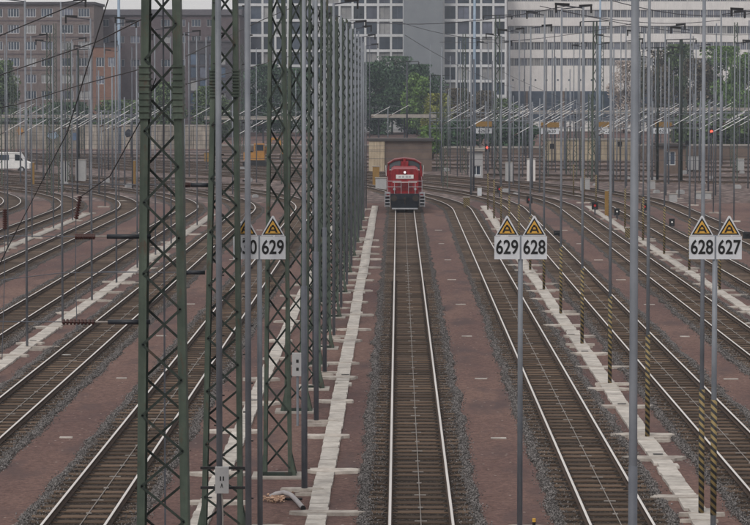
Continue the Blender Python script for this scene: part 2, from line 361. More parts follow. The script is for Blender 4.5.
for i, (X, Y0, Rr, turn, desc) in enumerate(TRK):
    dz = (i % 6)*.0022
    ys = max(40, abs(X-.5)*4.0)
    path = track_path(X, Y0, Rr, turn, ys)
    tr = thing('railway_track', desc, 'railway track', (0, 0, 0), 0, 'tracks of the yard')
    for s_ in (-1, 1):
        V, Fq = sweep(path, RAILP, s_*.7535, dz)
        k = len(RAILP); mi = (np.arange(len(Fq)) % k == 7).astype(int)
        link('rail', npmesh('rail', V, Fq, None, mi, ['rail_side', 'rail_top']), tr)
    # sleepers: single objects while they can be told apart, one mass beyond
    pts = walk(path, random.uniform(0, .6), .65)
    near = [p for p in pts if p[1] < 118][:290]; far = [p for p in pts if p[1] >= 118]
    for p in near:
        o = link('sleeper', random.choice(SLEEP), tr, (p[0]+random.uniform(-.02, .02), p[1]+random.uniform(-.025, .025), dz*.3+random.uniform(-.008, .004)), p[2]+random.gauss(0, .006))
    V, Fq = boxes_np(far, 1.3, .125, -.3, -.168+dz*.4, .004)
    stuff(link('far_sleepers', npmesh('far_sleepers', V, Fq, 'wood_mid'), tr))
    # thin signal cable clipped down the middle
    if i in (4, 5, 6, 7, 8, 9):
        side = .05 if i != 6 else .0
        cb = link('cable', npmesh('cable', *sweep([p for p in path if p[1] <= Y0+1], [(-.013,-.166),(.013,-.166),(.010,-.148),(-.010,-.148)], side, 0), 'cable_grey'), tr)
        y = ys + random.uniform(0, 3); k = 0
        while y < 130:
            link('clamp', CLW if k % 2 == 0 else CLN, cb, (X+side+random.uniform(-.015, .015), y, 0)); y += 1.69; k += 1
    # ballast bed
    yl = [ys]
    while yl[-1] < 214: yl.append(yl[-1] + (.12 if yl[-1] < 95 else .5))
    yl = np.array(yl); ul = np.concatenate([np.linspace(-1.62, -1.0, 9), np.linspace(-.8, .8, 5), np.linspace(1.0, 1.62, 9)])
    UU, YY = np.meshgrid(ul, yl)
    kn = np.arange(30, 222, .55); edge = {q: np.convolve(rng.normal(0, .085, len(kn)), [.25, .5, .25], 'same') for q in (-1, 1)}
    rag = (np.where(UU > 0, np.interp(YY, kn, edge[1]), np.interp(YY, kn, edge[-1]))+rng.normal(0, .035, UU.shape))*np.clip((np.abs(UU)-1.1)/.4, 0, 1)*np.sign(UU)
    Z = bed_profile(UU) + rng.normal(0, .011, UU.shape)*(np.abs(UU) > .9)
    th = np.clip((YY-Y0)/Rr, 0, R(turn))
    XX = X + (UU+rag)*np.cos(th) - Rr*(1-np.cos(th)); Y2 = np.where(YY > Y0, Y0+Rr*np.sin(th), YY)+(UU+rag)*np.sin(th)
    V, Fq = ngrid(XX, Y2, Z-.002*i)
    uc = np.repeat(((ul[:-1]+ul[1:])/2)[None], len(yl)-1, 0).ravel()
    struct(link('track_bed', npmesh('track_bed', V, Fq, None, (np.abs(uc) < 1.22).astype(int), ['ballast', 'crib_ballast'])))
    if ys < 100:
        for s_ in (-1, 1):
            n = int((120-ys)*150); yv = ys + (120-ys)*np.abs(rng.beta(1, 1.7, n)); u = np.clip(np.where(rng.random(n) < .22, rng.uniform(.85, 1.5, n), rng.normal(1.42, .10, n)), .85, 1.85)
            stone_pts.append(np.stack([X+s_*(u+np.interp(yv, kn, edge[s_])), yv, np.where(u < 1.62, bed_profile(u), GZ)+.012], 1))
# loose ballast stones on the shoulders nearest the camera
P = np.concatenate(stone_pts); n = len(P)
octa = np.array([(1,0,0),(-1,0,0),(0,1,0),(0,-1,0),(0,0,1),(0,0,-1)], float); of = np.array([(0,2,4),(2,1,4),(1,3,4),(3,0,4),(2,0,5),(1,2,5),(3,1,5),(0,3,5)])
sz = rng.uniform(.012, .026, (n, 1, 1)); V = octa[None]*sz*rng.uniform(.65, 1.3, (n, 6, 1)) + rng.normal(0, .005, (n, 6, 3))
a = rng.uniform(0, 6.28, n); c, s_ = np.cos(a)[:,None], np.sin(a)[:,None]
V = np.stack([V[:,:,0]*c-V[:,:,1]*s_, V[:,:,0]*s_+V[:,:,1]*c, V[:,:,2]], -1) + P[:,None]
o = link('ballast_stones', npmesh('ballast_stones', V.reshape(-1, 3), (of[None]+6*np.arange(n)[:,None,None]).reshape(-1, 3), 'stone'))
tag(o, 'loose grey ballast stones along the shoulders of the tracks', 'gravel', kind='stuff')
# further throat tracks running across behind
CROSS = [((95, 212), (14, 240)), ((110, 222), (10, 252)), ((120, 236), (-10, 276)), ((130, 250), (-60, 300)), ((130, 266), (-110, 325)),
         ((-18, 214), (-120, 226)), ((-14, 226), (-130, 240)), ((-20, 240), (-130, 252)), ((130, 284), (-130, 338))]
CD = ['nearest cross track on the right side of the throat', 'second cross track behind the right curves', 'long cross track passing behind the beige hut on the right', 'long diagonal cross track through the middle of the throat',
      'cross track just before the concrete walls', 'nearest cross track behind the left curves', 'second cross track behind the left curves', 'third cross track left, beside the white van', 'farthest cross track below the walls']
for k, ((xa, ya), (xb, yb)) in enumerate(CROSS):
    hd = math.atan2(-(xb-xa), yb-ya); path = [(xa, ya, hd), ((xa+xb)/2, (ya+yb)/2, hd), (xb, yb, hd)]
    tr = thing('railway_track', CD[k], 'railway track', group='tracks crossing the throat')
    for s_ in (-1, 1):
        V, Fq = sweep(path, RAILP, s_*.7535, .014+k*.002); mi = (np.arange(len(Fq)) % len(RAILP) == 7).astype(int)
        link('rail', npmesh('rail', V, Fq, None, mi, ['rail_side', 'rail_top']), tr)
    V, Fq = boxes_np(walk(path, .2, .65), 1.3, .125, -.3, -.160+k*.001, .003)
    stuff(link('far_sleepers', npmesh('far_sleepers', V, Fq, 'wood_mass'), tr))

# ================================================================== PALE SLAB PATHS (cable troughs)
SLABM = []
for k in range(4):
    b = MB(); j = lambda: random.uniform(-.008, .008)
    x, y = .245, .246
    p = [(-x+j(), -y+j()), (x+j(), -y+j()), (x+j(), y+j()), (-x+j(), y+j())]
    b.hexa([(a_, c_, 0) for a_, c_ in p], [(a_*.985, c_*.985, .075) for a_, c_ in p]); SLABM.append(b.mesh('slab', 'concrete'))
PATHS = [(-1.98, 45, 1.0, 'pale concrete slab path just left of the locomotive track'),
         (-4.82, 45, .95, 'pale concrete slab path running beneath the nearest green lattice masts'),
         (7.42, 46, 1.12, 'pale concrete slab path with the striped poles, between two right tracks'),
         (16.4, 76, 1.0, 'pale concrete slab path on the far right behind the 627 plate'),
         (-15.0, 66, 1.15, 'pale slab path with thin grey poles left of the lattice masts'),
         (-25.2, 108, 1.2, 'pale slab path near the left edge, farther back')]
for k, (X, ys, ws, lab) in enumerate(PATHS):
    t = thing('slab_path', lab, 'path', (X, 0, 0), group='cable slab paths'); t['kind'] = 'structure'
    y = ys; n = 0
    ye = 190 if X > -8 else 178
    farb = []
    while y < ye:
        wob = .018*math.sin(y*.21+k)+.010*math.sin(y*.83)
        if n < 150 and y < 125:
            o = link('slab', random.choice(SLABM), t, (wob+random.uniform(-.012, .012), y, GZ+random.uniform(-.006, .008)), random.gauss(0, .008)); o.scale = (ws*random.uniform(.97, 1.04), 1, 1)
            if random.random() < .02: o.location.x += .1
        else: farb.append((wob, y, random.gauss(0, .02)))
        y += .5; n += 1
    yc_ = ys + random.uniform(1, 4)
    while yc_ < 150:
        b = MB(); hw_ = random.uniform(.55, .95)*(1.15 if X > 0 else 1); sh = random.uniform(-.25, .25); hd_ = random.uniform(.16, .30); p_ = []
        for a_ in np.linspace(0, 6.28, 17)[:-1]:
            p_.append((sh+hw_*random.uniform(.78, 1.12)*math.copysign(abs(math.cos(a_))**.5, math.cos(a_)), hd_*random.uniform(.7, 1.2)*math.copysign(abs(math.sin(a_))**1.1, math.sin(a_))))
        b.hexa([(x_, y_, -.1) for x_, y_ in p_], [(x_*.98, y_*.96, random.uniform(.082, .092)) for x_, y_ in p_]).build('cross_slab', 'concrete_foot', t, (0, yc_, GZ))
        if random.random() < .35: MB().box(-.14, .14, -.05, .05, .09, .10).build('drain_slot', 'black_metal', t, (random.uniform(-.1, .1), yc_+random.uniform(.3, .6), GZ))
        yc_ += random.choice([4.1, 5.9, 5.9, 7.3])
    if farb:
        V, Fq = boxes_np(farb, .27*ws, .243, GZ, GZ+.07, .008); stuff(link('far_slabs', npmesh('far_slabs', V, Fq, 'concrete'), t))
def footing(parent, w=1.3, d=.3, shift=0, top=.10, mat='concrete_foot'):
    """uneven cast concrete strip around a pole foot"""
    b = MB(); n = 14; p = []
    for i in range(n):
        a = 2*math.pi*i/n; r = random.uniform(.72, 1.1)
        p.append((shift+w/2*r*math.copysign(abs(math.cos(a))**.6, math.cos(a)), d/2*random.uniform(.6, 1.2)*math.copysign(abs(math.sin(a))**.6, math.sin(a))))
    b.hexa([(x, y, -.1) for x, y in p], [(x*.97, y*.95, top) for x, y in p]); return b.build('footing', mat, parent)
# ================================================================== POLES
def pole(X, Y, label, h=14.0, r0=.062, r1=.045, stripes=0, sleeve=0, lamp=0, foot=1.3, group=None, mat='galvanised', name='yard_pole', bolts=False, lean=0, fshift=0):
    t = thing(name, label, 'pole', (X, Y, GZ), group=group); n = 10 if Y < 110 else 7
    if lean: t.rotation_euler = (0, lean, 0)
    MB().tube([(0,0,0), (0,0,h)], [r0, r1], n).build('shaft', mat, t, smooth=True)
    if stripes: MB().tube([(0,0,.02), (0,0,stripes)], r0*1.22, n).build('striped_sleeve', 'stripes', t, smooth=True)
    if sleeve: MB().tube([(0,0,.02), (0,0,sleeve)], r0*1.25, n).build('sleeve', 'galvanised_dark', t, smooth=True)
    if bolts:
        z = 1.0; k = 0
        while z < h:
            MB().box(-.12 if k % 2 else .04, -.04 if k % 2 else .12, -.015, .015, z, z+.03).build('step_bolt', 'black_metal', t); z += 1.35/2 if bolts == 2 else .9; k += 1
    if foot and Y < 135:
        footing(t, foot, random.uniform(.16, .30), random.uniform(-.25, .3)+fshift, .09)
        if Y < 100: o = footing(t, foot*.7, .12, random.uniform(-.3, .3)+fshift, .085); o.location.y = -random.uniform(.4, .9)
    elif foot: footing(t, foot, .5, random.uniform(-.2, .2)+fshift, .09)
    if lamp:
        s_ = 1 if lamp > 0 else -1; L = abs(lamp)
        MB().bar((0,0,h-.05), (s_*L,0,h+.10), .05, .05).build('lamp_arm', 'pole_dark', t)
        MB().bar((s_*(L-.55),0,h+.10), (s_*(L+.05),0,h+.13), .09, .09).bar((s_*L,0,h+.12), (s_*L,0,h-.24), .08, .08).build('lamp_head', 'black_metal', t)
    return t
# right row with black and yellow sleeves
for k in range(12):
    Y = 54.1 + 11.75*k
    pole(7.5, Y, f'slim pole with black and yellow striped foot, {ORD[k]} from the camera', r0=.058, r1=.042, stripes=3.15, lamp=(-1.1 if k % 2 else 1.15)*(1+.2*math.sin(k*2.1)), h=14+.25*math.sin(k*1.7), group='striped lamp poles on the right path')
# second right row
for k in range(10):
    Y = 80 + 11.75*k + (21 if k > 0 else 22)
    pole(16.5, Y, f'slim grey pole on the far right slab path, {ORD[k]} from the camera', r0=.06, r1=.042, stripes=3.0, lamp=(1.2 if k % 2 else -1.1), h=14+.3*math.sin(k*2.3), group='lamp poles on the far right path')
for k in range(8):
    pole(25.8, 158 + 11.0*k, f'thin grey pole near the right edge of the yard, {ORD[k]} from the camera', r0=.06, r1=.045, lamp=(1.2 if k % 2 else -1.1), h=13.6+.4*math.sin(k*2.9), group='outer right poles', foot=1.0)
# left rows
for k in range(9):
    Y = 88.2 + 9.4*k
    pole(-14.95, Y, f'thin grey pole on the left slab path, {ORD[k]} from the camera', r0=.052, r1=.04, lamp=(1.1 if k % 2 else -1.2), h=14+.3*math.sin(k*1.9), group='thin poles on the left path', foot=1.5, fshift=.3)
for k in range(7):
    Y = 141 + 9.4*k
    pole(-25.1, Y, f'thin grey pole near the left edge, {ORD[k]} from the camera', r0=.055, r1=.042, lamp=(1.1 if k % 2 else -1.2), h=13.8+.3*math.sin(k*2.9), group='thin poles on the outer left path', foot=1.3)
# grey poles beside the lattice masts
for k in range(12):
    Y = 57.3 + 11.6*k
    pole(-2.45-.2*min(k, 2)*.6, Y, f'dark sleeved grey pole beside the lattice mast row, {ORD[k]} from camera', r0=.066, r1=.052, sleeve=5.4 if k < 3 else 0, lamp=(1.0 if k % 2 else -1.0), h=14+.2*math.sin(k), group='grey poles beside the lattice masts', foot=1.2)
for k in range(10):
    pole(-2.95, 77+11.7*k, f'second grey pole behind each dark sleeved pole of the mast row, {ORD[k]} from camera', r0=.065, r1=.055, h=13.8+.3*math.sin(k*3), group='inner grey poles of the mast row', foot=.8)
# big plain pole close to the camera, between centre track and its right neighbour
p = pole(2.90, 27.0, 'thick plain grey pole closest to the camera on the right', r0=.054, r1=.050, h=14, foot=0); MB().tube([(0,0,0), (0,0,6.0)], .057, 12).build('sleeve', 'galvanised_dark', p, smooth=True)
# two bolted grey poles between the first lattice masts
g = at(219, 300, 49); pole(g.x, 49, 'bolted grey pole in front of the second lattice mast', h=14.5, r0=.07, r1=.07, bolts=2, foot=0)
g = at(248, 300, 51); pole(g.x, 51, 'bolted grey pole just left of the 629 plate, right of the second lattice mast', h=14.5, r0=.075, r1=.07, bolts=2, foot=0)

# ================================================================== LATTICE MASTS
def lattice(X, Y, label, h=14.5, wb=.76, wt=.36, leg=.10, dep=.34, pitch=.95, single=True, lean=0, group='green lattice masts', collars=None, foot=True, mat='green_paint', name='lattice_mast', legw=None):
    t = thing(name, label, 'lattice mast', (X, Y, GZ), group=group); legw = legw or leg
    def hx(z): return (wb+(wt-wb)*z/h)/2 - leg/2
    def cx(z): return lean*z/h
    for s_ in (-1, 1):
        b = MB()
        for q in (-1, 1):      # U-channel: web outside, flanges front and back
            b.bar((cx(0)+s_*hx(0), q*dep/2, 0), (cx(h)+s_*hx(h), q*dep/2, h), legw, .014)
        b.bar((cx(0)+s_*(hx(0)+leg*.45), 0, 0), (cx(h)+s_*(hx(h)+leg*.45), 0, h), .014, dep)
        b.build('leg', mat, t)
    z = .25; k = 0; join = MB()
    while z < h-pitch:
        for q in (-1, 1):
            d = 1 if (k % 2 == 0) == (q > 0) else -1
            b = MB() if single else join
            b.bar((cx(z)-d*hx(z), q*(dep/2+.012), z), (cx(z+pitch)+d*hx(z+pitch), q*(dep/2+.012), z+pitch), .052, .012)
            if single: b.build('brace', 'green_dark', t)
        z += pitch*(1 if not single else .985); k += 1
    if not single: stuff(join.build('brace', 'green_dark', t))
    if foot:
        for s_ in (-1, 1):
            for q in (-1, 1):
                MB().prism([(s_*(wb/2-.02), 0), (s_*(wb/2+.14), 0), (s_*(wb/2-.03), .75)], 'y', q*dep/2-.008, q*dep/2+.008).build('gusset', mat, t)
        MB().bar((-wb/2, -dep/2-.03, .10), (wb/2, -dep/2-.03, .10), .10, .02).build('foot_bar', 'green_dark', t)
        MB().box(-wb/2-.3, wb/2+.3, -dep/2-.3, dep/2+.3, -.3, .05).build('footing', 'concrete_dark', t)
    if collars:
        for s_ in (-1, 1):
            b = MB(); z0, z1 = collars; n = 9
            for i in range(n):
                zz = z0+(z1-z0)*i/(n-1); b.box(cx(zz)+s_*hx(zz)-leg*.72, cx(zz)+s_*hx(zz)+leg*.72, -dep/2-.05, dep/2+.05, zz-.018, zz+.018)
            b.box(cx(zz)+s_*hx(z0)-leg*.62, cx(zz)+s_*hx(z0)+leg*.62, -dep/2-.025, dep/2+.025, z0, z1)
            b.build('splice_collar', mat, t)
    return t
M1 = lattice(-4.83, 45, 'widest green lattice mast, leftmost and nearest to the camera', h=15, wb=1.10, wt=.72, leg=.16, dep=.42, pitch=.74, collars=(10.0, 11.05))
MB().bar((0,.3,0), (0,.3,15), .035).build('conductor', 'galvanised_dark', M1)
M2 = lattice(-4.18, 52, 'second green lattice mast with a grey number box', h=15, wb=.98, wt=.52, leg=.115, dep=.38, pitch=.64, lean=.12, collars=(10.4, 11.0))
for k in range(12):
    Y = 59.5+11.75*k
    lattice(-3.27-.03*k, Y, f'green lattice mast, {ORD[k+2]} from the camera in the left mast row', wb=.78, wt=.40, leg=.10, pitch=.74 if k % 2 else .78, single=k < 5, h=14.6+.3*math.sin(k))
for k in range(9):
    lattice(-2.95, 76.5+11.7*k, f'slimmer lattice mast between the regular masts of the left row, {ORD[k]} from camera', wb=.52, wt=.30, leg=.08, dep=.25, pitch=.55, single=False, h=13.8+.4*math.sin(k*2), group='slim lattice masts of the left row')
# grey box with characters on the second mast
bx = thing('number_box', 'small grey box with black characters strapped to the second lattice mast', 'sign box', (at(222, 480, 48.7).x, 48.7, 0))
zb = [at(222, y, 48.7).z for y in (467, 493)]
MB().box(-.15, .15, -.06, .06, zb[1], zb[0]).build('case', 'box_grey', bx)
for zz in (zb[0]-.06, zb[1]+.08): MB().box(-.50, .50, .18, .24, zz-.03, zz+.03).build('strap_bar', 'black_metal', bx)
for dx in (-.045, .02): MB().box(dx, dx+.03, -.064, -.058, zb[0]-.30, zb[0]-.20).build('character', 'sign_black', bx)
MB().prism([(-.03, zb[0]-.46), (-.015, zb[0]-.46), (0, zb[0]-.40), (.015, zb[0]-.46), (.03, zb[0]-.46), (.008, zb[0]-.36), (-.008, zb[0]-.36)], 'y', -.064, -.058).build('arrow', 'sign_black', bx)
MB().tube([(0, 0, zb[1]), (.02, 0, zb[1]-.5), (0, 0, GZ)], .018, 6).build('cable', 'cable_grey', bx)

b2_ = thing('number_box', 'small grey box on a pole behind the third lattice mast', 'sign box', (at(297.5, 364, 68.3).x, 68.3, 0)); zz = [at(297, y, 68.3).z for y in (353, 376)]
MB().box(-.17, .17, -.07, .07, zz[1], zz[0]).build('case', 'box_grey', b2_); MB().tube([(0, 0, zz[1]), (0, 0, GZ)], .04, 8).build('post', 'galvanised', b2_)
for q in (.25, .5): MB().box(-.04, .04, -.074, -.068, zz[0]-q-.05, zz[0]-q+.05).build('character', 'sign_black', b2_)

# ================================================================== NUMBER SIGNS
def text_mesh(body, size, mat, depth=.004, off=.012):
    cu = bpy.data.curves.new('txt', 'FONT'); cu.body = body; cu.size = size; cu.align_x = 'CENTER'; cu.align_y = 'CENTER'; cu.extrude = depth; cu.offset = off*size
    o = bpy.data.objects.new('txt', cu); COL.objects.link(o); dg = bpy.context.evaluated_depsgraph_get()
    me = bpy.data.meshes.new_from_object(o.evaluated_get(dg)); bpy.data.objects.remove(o); me.materials.clear(); me.materials.append(MATS[mat]); return me
def number_sign(px, Y, nums, label, stripes=0, basepx=None):
    X = at(px, 240, Y).x; s = Y/F
    t = thing('number_sign', label, 'sign', (X, Y, GZ), group='track number signs')
    zt = at(px, 236, Y).z-GZ; zb_ = at(px, 259, Y).z-GZ; za = at(px, 216.5, Y).z-GZ
    MB().tube([(0,0,0), (0,0,zt+.02)], [.068, .06], 10).build('post', 'galvanised', t, smooth=True)
    if stripes: MB().tube([(0,0,.45), (0,0,stripes)], .075, 10).build('striped_sleeve', 'stripes', t, smooth=True)
    footing(t, 1.0, .14, .15, .09)
    for sgn, num in zip((-1, 1), nums):
        cx_ = sgn*13.6*s; hw = 12.7*s
        pl = MB().box(cx_-hw, cx_+hw, -.085, -.068, zb_, zt).build('number_plate', 'sign_white', t)
        MB().box(cx_-hw, cx_+hw, -.064, .0, (zb_+zt)/2-.03, (zb_+zt)/2+.03).build('bracket', 'galvanised_dark', pl)
        tm = text_mesh(num, .44, 'sign_black', off=.018); d = link('digits', tm, pl, (cx_, -.092, (zb_+zt)/2)); d.rotation_euler = (R(90), 0, 0); d.scale = (.82, 1.06, 1)
        hb = 11.7*s
        tri = MB().prism([(cx_-hb, zt+.012), (cx_+hb, zt+.012), (cx_+.02, za+.02), (cx_-.02, za+.02)], 'y', -.085, -.070).build('warning_triangle', 'sign_white', t)
        H = za-zt; c0 = zt+.012
        def tr(k, y0, y1, m, nm, yo=0):
            zz = c0+yo
            return MB().prism([(cx_-hb*k, zz), (cx_+hb*k, zz), (cx_, zz+H*k)], 'y', y0, y1).build(nm, m, tri)
        tr(.86, -.091, -.086, 'sign_black', 'black_border', .025); tr(.66, -.096, -.092, 'sign_yellow', 'yellow_field', .056)
        # pictogram: splayed frame with crossbar and small ring on top
        b = MB(); ya, yb = -.101, -.097; zz = c0+.075; q = hb*.42; hh = H*.32
        b.prism([(cx_-q, zz), (cx_-q*.60, zz), (cx_-q*.12, zz+hh), (cx_-q*.45, zz+hh)], 'y', ya, yb).prism([(cx_+q*.60, zz), (cx_+q, zz), (cx_+q*.45, zz+hh), (cx_+q*.12, zz+hh)], 'y', ya, yb)
        b.prism([(cx_-q*.55, zz+hh*.30), (cx_+q*.55, zz+hh*.30), (cx_+q*.45, zz+hh*.52), (cx_-q*.45, zz+hh*.52)], 'y', ya-.002, yb-.002)
        b.prism([(cx_-q*.3, zz+hh*.9), (cx_+q*.3, zz+hh*.9), (cx_+q*.22, zz+hh*1.25), (cx_-q*.22, zz+hh*1.25)], 'y', ya-.002, yb-.002)
        b.build('pictogram', 'sign_black', tri)
    return t
number_sign(520.5, 52.5, ('629', '628'), 'white 629 and 628 plates with yellow warning triangles on a grey post')
number_sign(715.0, 52.0, ('628', '627'), 'white 628 and 627 plates with yellow triangles on the right striped post', stripes=3.2)
number_sign(259.5, 52.5, ('630', '629'), 'white plates ending in 30 and 629 with yellow triangles beside the lattice masts')

# ================================================================== INSULATED BRACKETS AND WIRES ON THE LEFT
def ribbed(b, a, c, r, n=8):
    a, c = Vector(a), Vector(c); b.tube([a, c], r*.5, 8)
    for i in range(n):
        p = a.lerp(c, (i+.5)/n); d = (c-a).normalized()*.02; b.tube([p-d, p+d], r, 10)
def bracket(y, x0, xi0, xi1, xt0, xt1, Y, label):
    A = lambda px, py=y: at(px, py, Y)
    t = thing('insulated_bracket', label, 'bracket', (0, 0, 0), group='insulated brackets on the left')
    MB().tube([A(xt0), A(xt1)], .05, 10).build('tube', 'tube_dark', t, smooth=True)
    MB().tube([A(xi1-1), A(xt0+1)], .022, 6).build('rod', 'cable_grey', t)
    b = MB(); ribbed(b, A(xi0), A(xi1), .06, 9); b.build('insulator', 'insulator_brown', t)
    MB().tube([A(x0, y-1), A(xi0+1)], .012, 6).build('wire', 'galvanised_dark', t)
    return t
bracket(322, -40, 62, 95, 108, 150, 45, 'dark tube with brown insulator on the nearest mast, lower of the two')
bracket(236.5, -40, 75, 95, 107, 151, 45.2, 'dark tube with brown insulator on the nearest mast, upper of the two')
bracket(185, 60, 186, 190, 191, 211, 52.1, 'short dark tube on the left side of the second lattice mast')
bracket(272.5, 100, 178, 185, 186, 205, 52.1, 'short dark rod low on the left side of the second lattice mast')
def insul(px, y0, y1, Y, label, px2=None):
    b = MB(); ribbed(b, at(px2 or px, y0, Y), at(px, y1, Y), .055, 9); o = b.build('hanging_insulator', 'insulator_brown'); return tag(o, label, 'insulator', 'hanging insulators')
insul(5, 209, 229, 50, 'brown insulator hanging at the left picture edge'); insul(76, 196, 219, 50, 'tilted brown insulator hanging beside the curved left tracks', 80)
def wire(pts, r, label, mat='black_metal', name='wire', sag=0.0):
    P_ = [at(*p) for p in pts]
    if len(P_) == 2 and sag:
        a, c = P_; P_ = [a.lerp(c, i/10)-Vector((0,0,sag*4*(i/10)*(1-i/10))) for i in range(11)]
    return tag(MB().tube(P_, r, 5).build(name, mat), label, 'wire', 'overhead wires')
wire([(130, -68, 40), (108, 0, 40), (67, 133, 40), (5, 253, 40), (-22, 312, 40)], .012, 'steep dark wire crossing the left side of the picture')
wire([(156, 78, 45), (141, 120, 45.5), (110, 176, 47), (80, 197, 50)], .013, 'dark wire from nearest mast down to the tilted insulator')
wire([(-60, 62, 62), (20, 27, 60), (85, 0, 58), (130, -22, 57)], .017, 'uppermost sloping wire at the upper left corner')
wire([(-60, 92, 62), (0, 75, 60), (96, 42, 52), (152, 14, 45)], .016, 'middle sloping wire reaching the top of the nearest mast')
wire([(-60, 118, 62), (15, 105, 60), (80, 85, 52), (152, 66, 45)], .013, 'lowest sloping wire reaching the nearest mast')
wire([(76, 219, 50), (75.5, 270, 50), (77, 330, 50)], .010, 'thin drop wire below the tilted insulator', 'galvanised_dark')
wire([(5, 120, 50), (5, 209, 50), (4.5, 280, 50), (2, 360, 50)], .010, 'thin drop wire along the left picture edge', 'galvanised_dark')
wire([(-40, 285, 46), (60, 273, 46), (150, 272, 45)], .009, 'thin horizontal wire between the two brackets on the left', 'galvanised_dark')
wire([(186, 56, 52), (262, 20, 70), (300, 4, 80)], .014, 'wire rising from the nearest mast behind the second mast')
wire([(186, 84, 52), (270, 62, 78), (330, 44, 100)], .014, 'wire behind the second and third lattice masts')
for k, (a_, b_) in enumerate([((350, 20, 140), (566, 6, 100)), ((440, 42, 200), (640, 22, 150)), ((540, 6, 113), (720, 20, 150)), ((560, 10, 110), (760, 34, 190)), ((400, 22, 180), (530, 40, 170)), ((600, -3, 100), (760, 12, 130)), ((405, 35, 185), (515, 88, 260)), ((480, 60, 260), (620, 118, 240))]):
    wire([a_, b_], .022, f'thin span wire between the far pole tops on the right, {ORD[k]} from the left', 'pole_dark', sag=.5)

# ================================================================== SMALL THINGS ON THE PATHS
mk = MB().box(-.23, .23, -.07, .07, 0, .05).mesh('marker_slab', 'concrete')
k = 0
for X, nm in ((2.95, 'right of the locomotive track'), (-10.05, 'left of the lattice masts'), (12.05, 'beneath the 628 and 627 plates')):
    y = 52.6; j = 0
    while y < 165:
        if not (abs(X) > 9 and y < 60):
            o = link('marker_slab', mk, None, (X+random.uniform(-.08, .08), y, GZ-.02), random.gauss(0, .04)); o.scale = (random.uniform(.8, 1.15), 1, 1)
            tag(o, f'small pale marker slab on the red path {nm}, {ORD[j]} from the camera', 'slab', 'marker slabs on the red paths'); j += 1
        y += 13.3
# hose and rubble
g = gnd(270, 500)
hz = lambda px, py, z: tuple(gnd(px, py, GZ+z))
ho = thing('discarded_hose', 'bent grey hose lying on the red ground beside the slab path', 'hose')
pts = [hz(270, 497, .05), hz(276, 494, .12), hz(284, 492.5, .17), hz(291, 495, .15), hz(297, 501, .08), hz(303, 508, .06)]
MB().tube(pts, .062, 12).build('pipe', 'hose', ho, smooth=True)
MB().tube([Vector(pts[-1])-(Vector(pts[-1])-Vector(pts[-2]))*.02, Vector(pts[-1])+(Vector(pts[-1])-Vector(pts[-2]))*.06], .066, 12).build('dark_end', 'black_metal', ho)
b = MB(); b.tube([hz(286, 499, .03), hz(294, 499, .06), hz(302, 499, .05)], .035, 8).build('second_pipe', 'black_metal', ho, smooth=True)
b = MB()
for k in range(230):
    c = Vector(gnd(random.gauss(276, 5.0), random.gauss(500, 1.6), GZ)); s_ = random.uniform(.010, .034); z = random.uniform(.0, .10)
    q = [Vector((random.uniform(-1, 1), random.uniform(-1, 1), 0))*s_+c+Vector((dx*s_, dy*s_, z)) for dx, dy in ((-1,-1), (1,-1), (1,1), (-1,1))]
    b.hexa(q, [x+Vector((0,0,s_*.8)) for x in q])
tag(b.build('rubble_heap', 'rubble'), 'small heap of tan rubble under the grey hose', 'rubble', kind='stuff')
yp = thing('marker_post', 'short yellow marker post at the bottom edge right of the centre', 'post', tuple(gnd(534, 531)))
MB().tube([(0,0,0), (0,0,.22)], .04, 8).build('stub', 'black_metal', yp); MB().tube([(0,0,.22), (0,0,.30)], .045, 8).build('cap', 'sign_yellow', yp)
lit = MB().prism([(-.16, -.03), (.05, -.06), (.2, 0), (.1, .05), (-.12, .06)], 'z', 0, .012).mesh('litter_sheet', 'white_paint')
tag(link('litter_sheet', lit, None, tuple(gnd(66, 355, -.155))), 'scrap of white litter lying between rails on the left', 'litter')

# ================================================================== LOCOMOTIVE
LX, LY = .56, 178.6
lo = thing('locomotive', 'red shunting locomotive with dark buffer beam standing on the centre track', 'locomotive', (LX, LY, 0))
# local: y = 0 at the buffer faces, +y away from the camera
def rbox(x0, x1, y0, y1, z0, z1, c=.12):
    """box with chamfered top edges"""
    return [(x0, z0), (x1, z0), (x1, z1-c), (x1-c*1.4, z1), (x0+c*1.4, z1), (x0, z1-c)]
MB().box(-1.5, 1.5, 1.15, 14.0, 1.02, 1.36).build('underframe', 'red_dark', lo)
MB().prism(rbox(-1.12, 1.12, 0, 0, 1.36, 3.36, .16), 'y', 1.75, 9.0).build('long_hood', 'red_paint', lo)
MB().prism(rbox(-1.12, 1.12, 0, 0, 1.36, 3.20, .16), 'y', 11.6, 13.6).build('short_hood', 'red_paint', lo)
gr = MB()
for k in range(7): gr.box(-.62, .62, 1.71, 1.75, 1.62+k*.09, 1.66+k*.09)
gr.build('grille', 'red_dark', lo)
for s_ in (-1, 1):
    b = MB()
    for k in range(6): b.box(s_*1.12-.02, s_*1.12+.02, 2.2+k*1.1, 3.1+k*1.1, 1.6, 2.9)
    b.build('side_door', 'red_dark', lo)
np_ = MB().box(-.72, .72, 1.70, 1.74, 2.58, 2.90).build('number_panel', 'white_paint', lo)
for q in (-.42, -.14, .16, .40): MB().box(q-.09, q+.09, 1.692, 1.698, 2.66, 2.80).build('dark_mark', 'grey_step', np_)
MB().box(-1.0, 1.0, 1.72, 1.745, 2.26, 2.32).build('white_stripe', 'white_paint', lo)
cabp = [(-1.50, 1.36), (1.50, 1.36), (1.53, 2.7), (1.40, 3.55), (.85, 3.86), (0, 3.97), (-.85, 3.86), (-1.40, 3.55), (-1.53, 2.7)]
cab = MB().prism(cabp, 'y', 9.0, 11.6).build('cab', 'red_paint', lo)
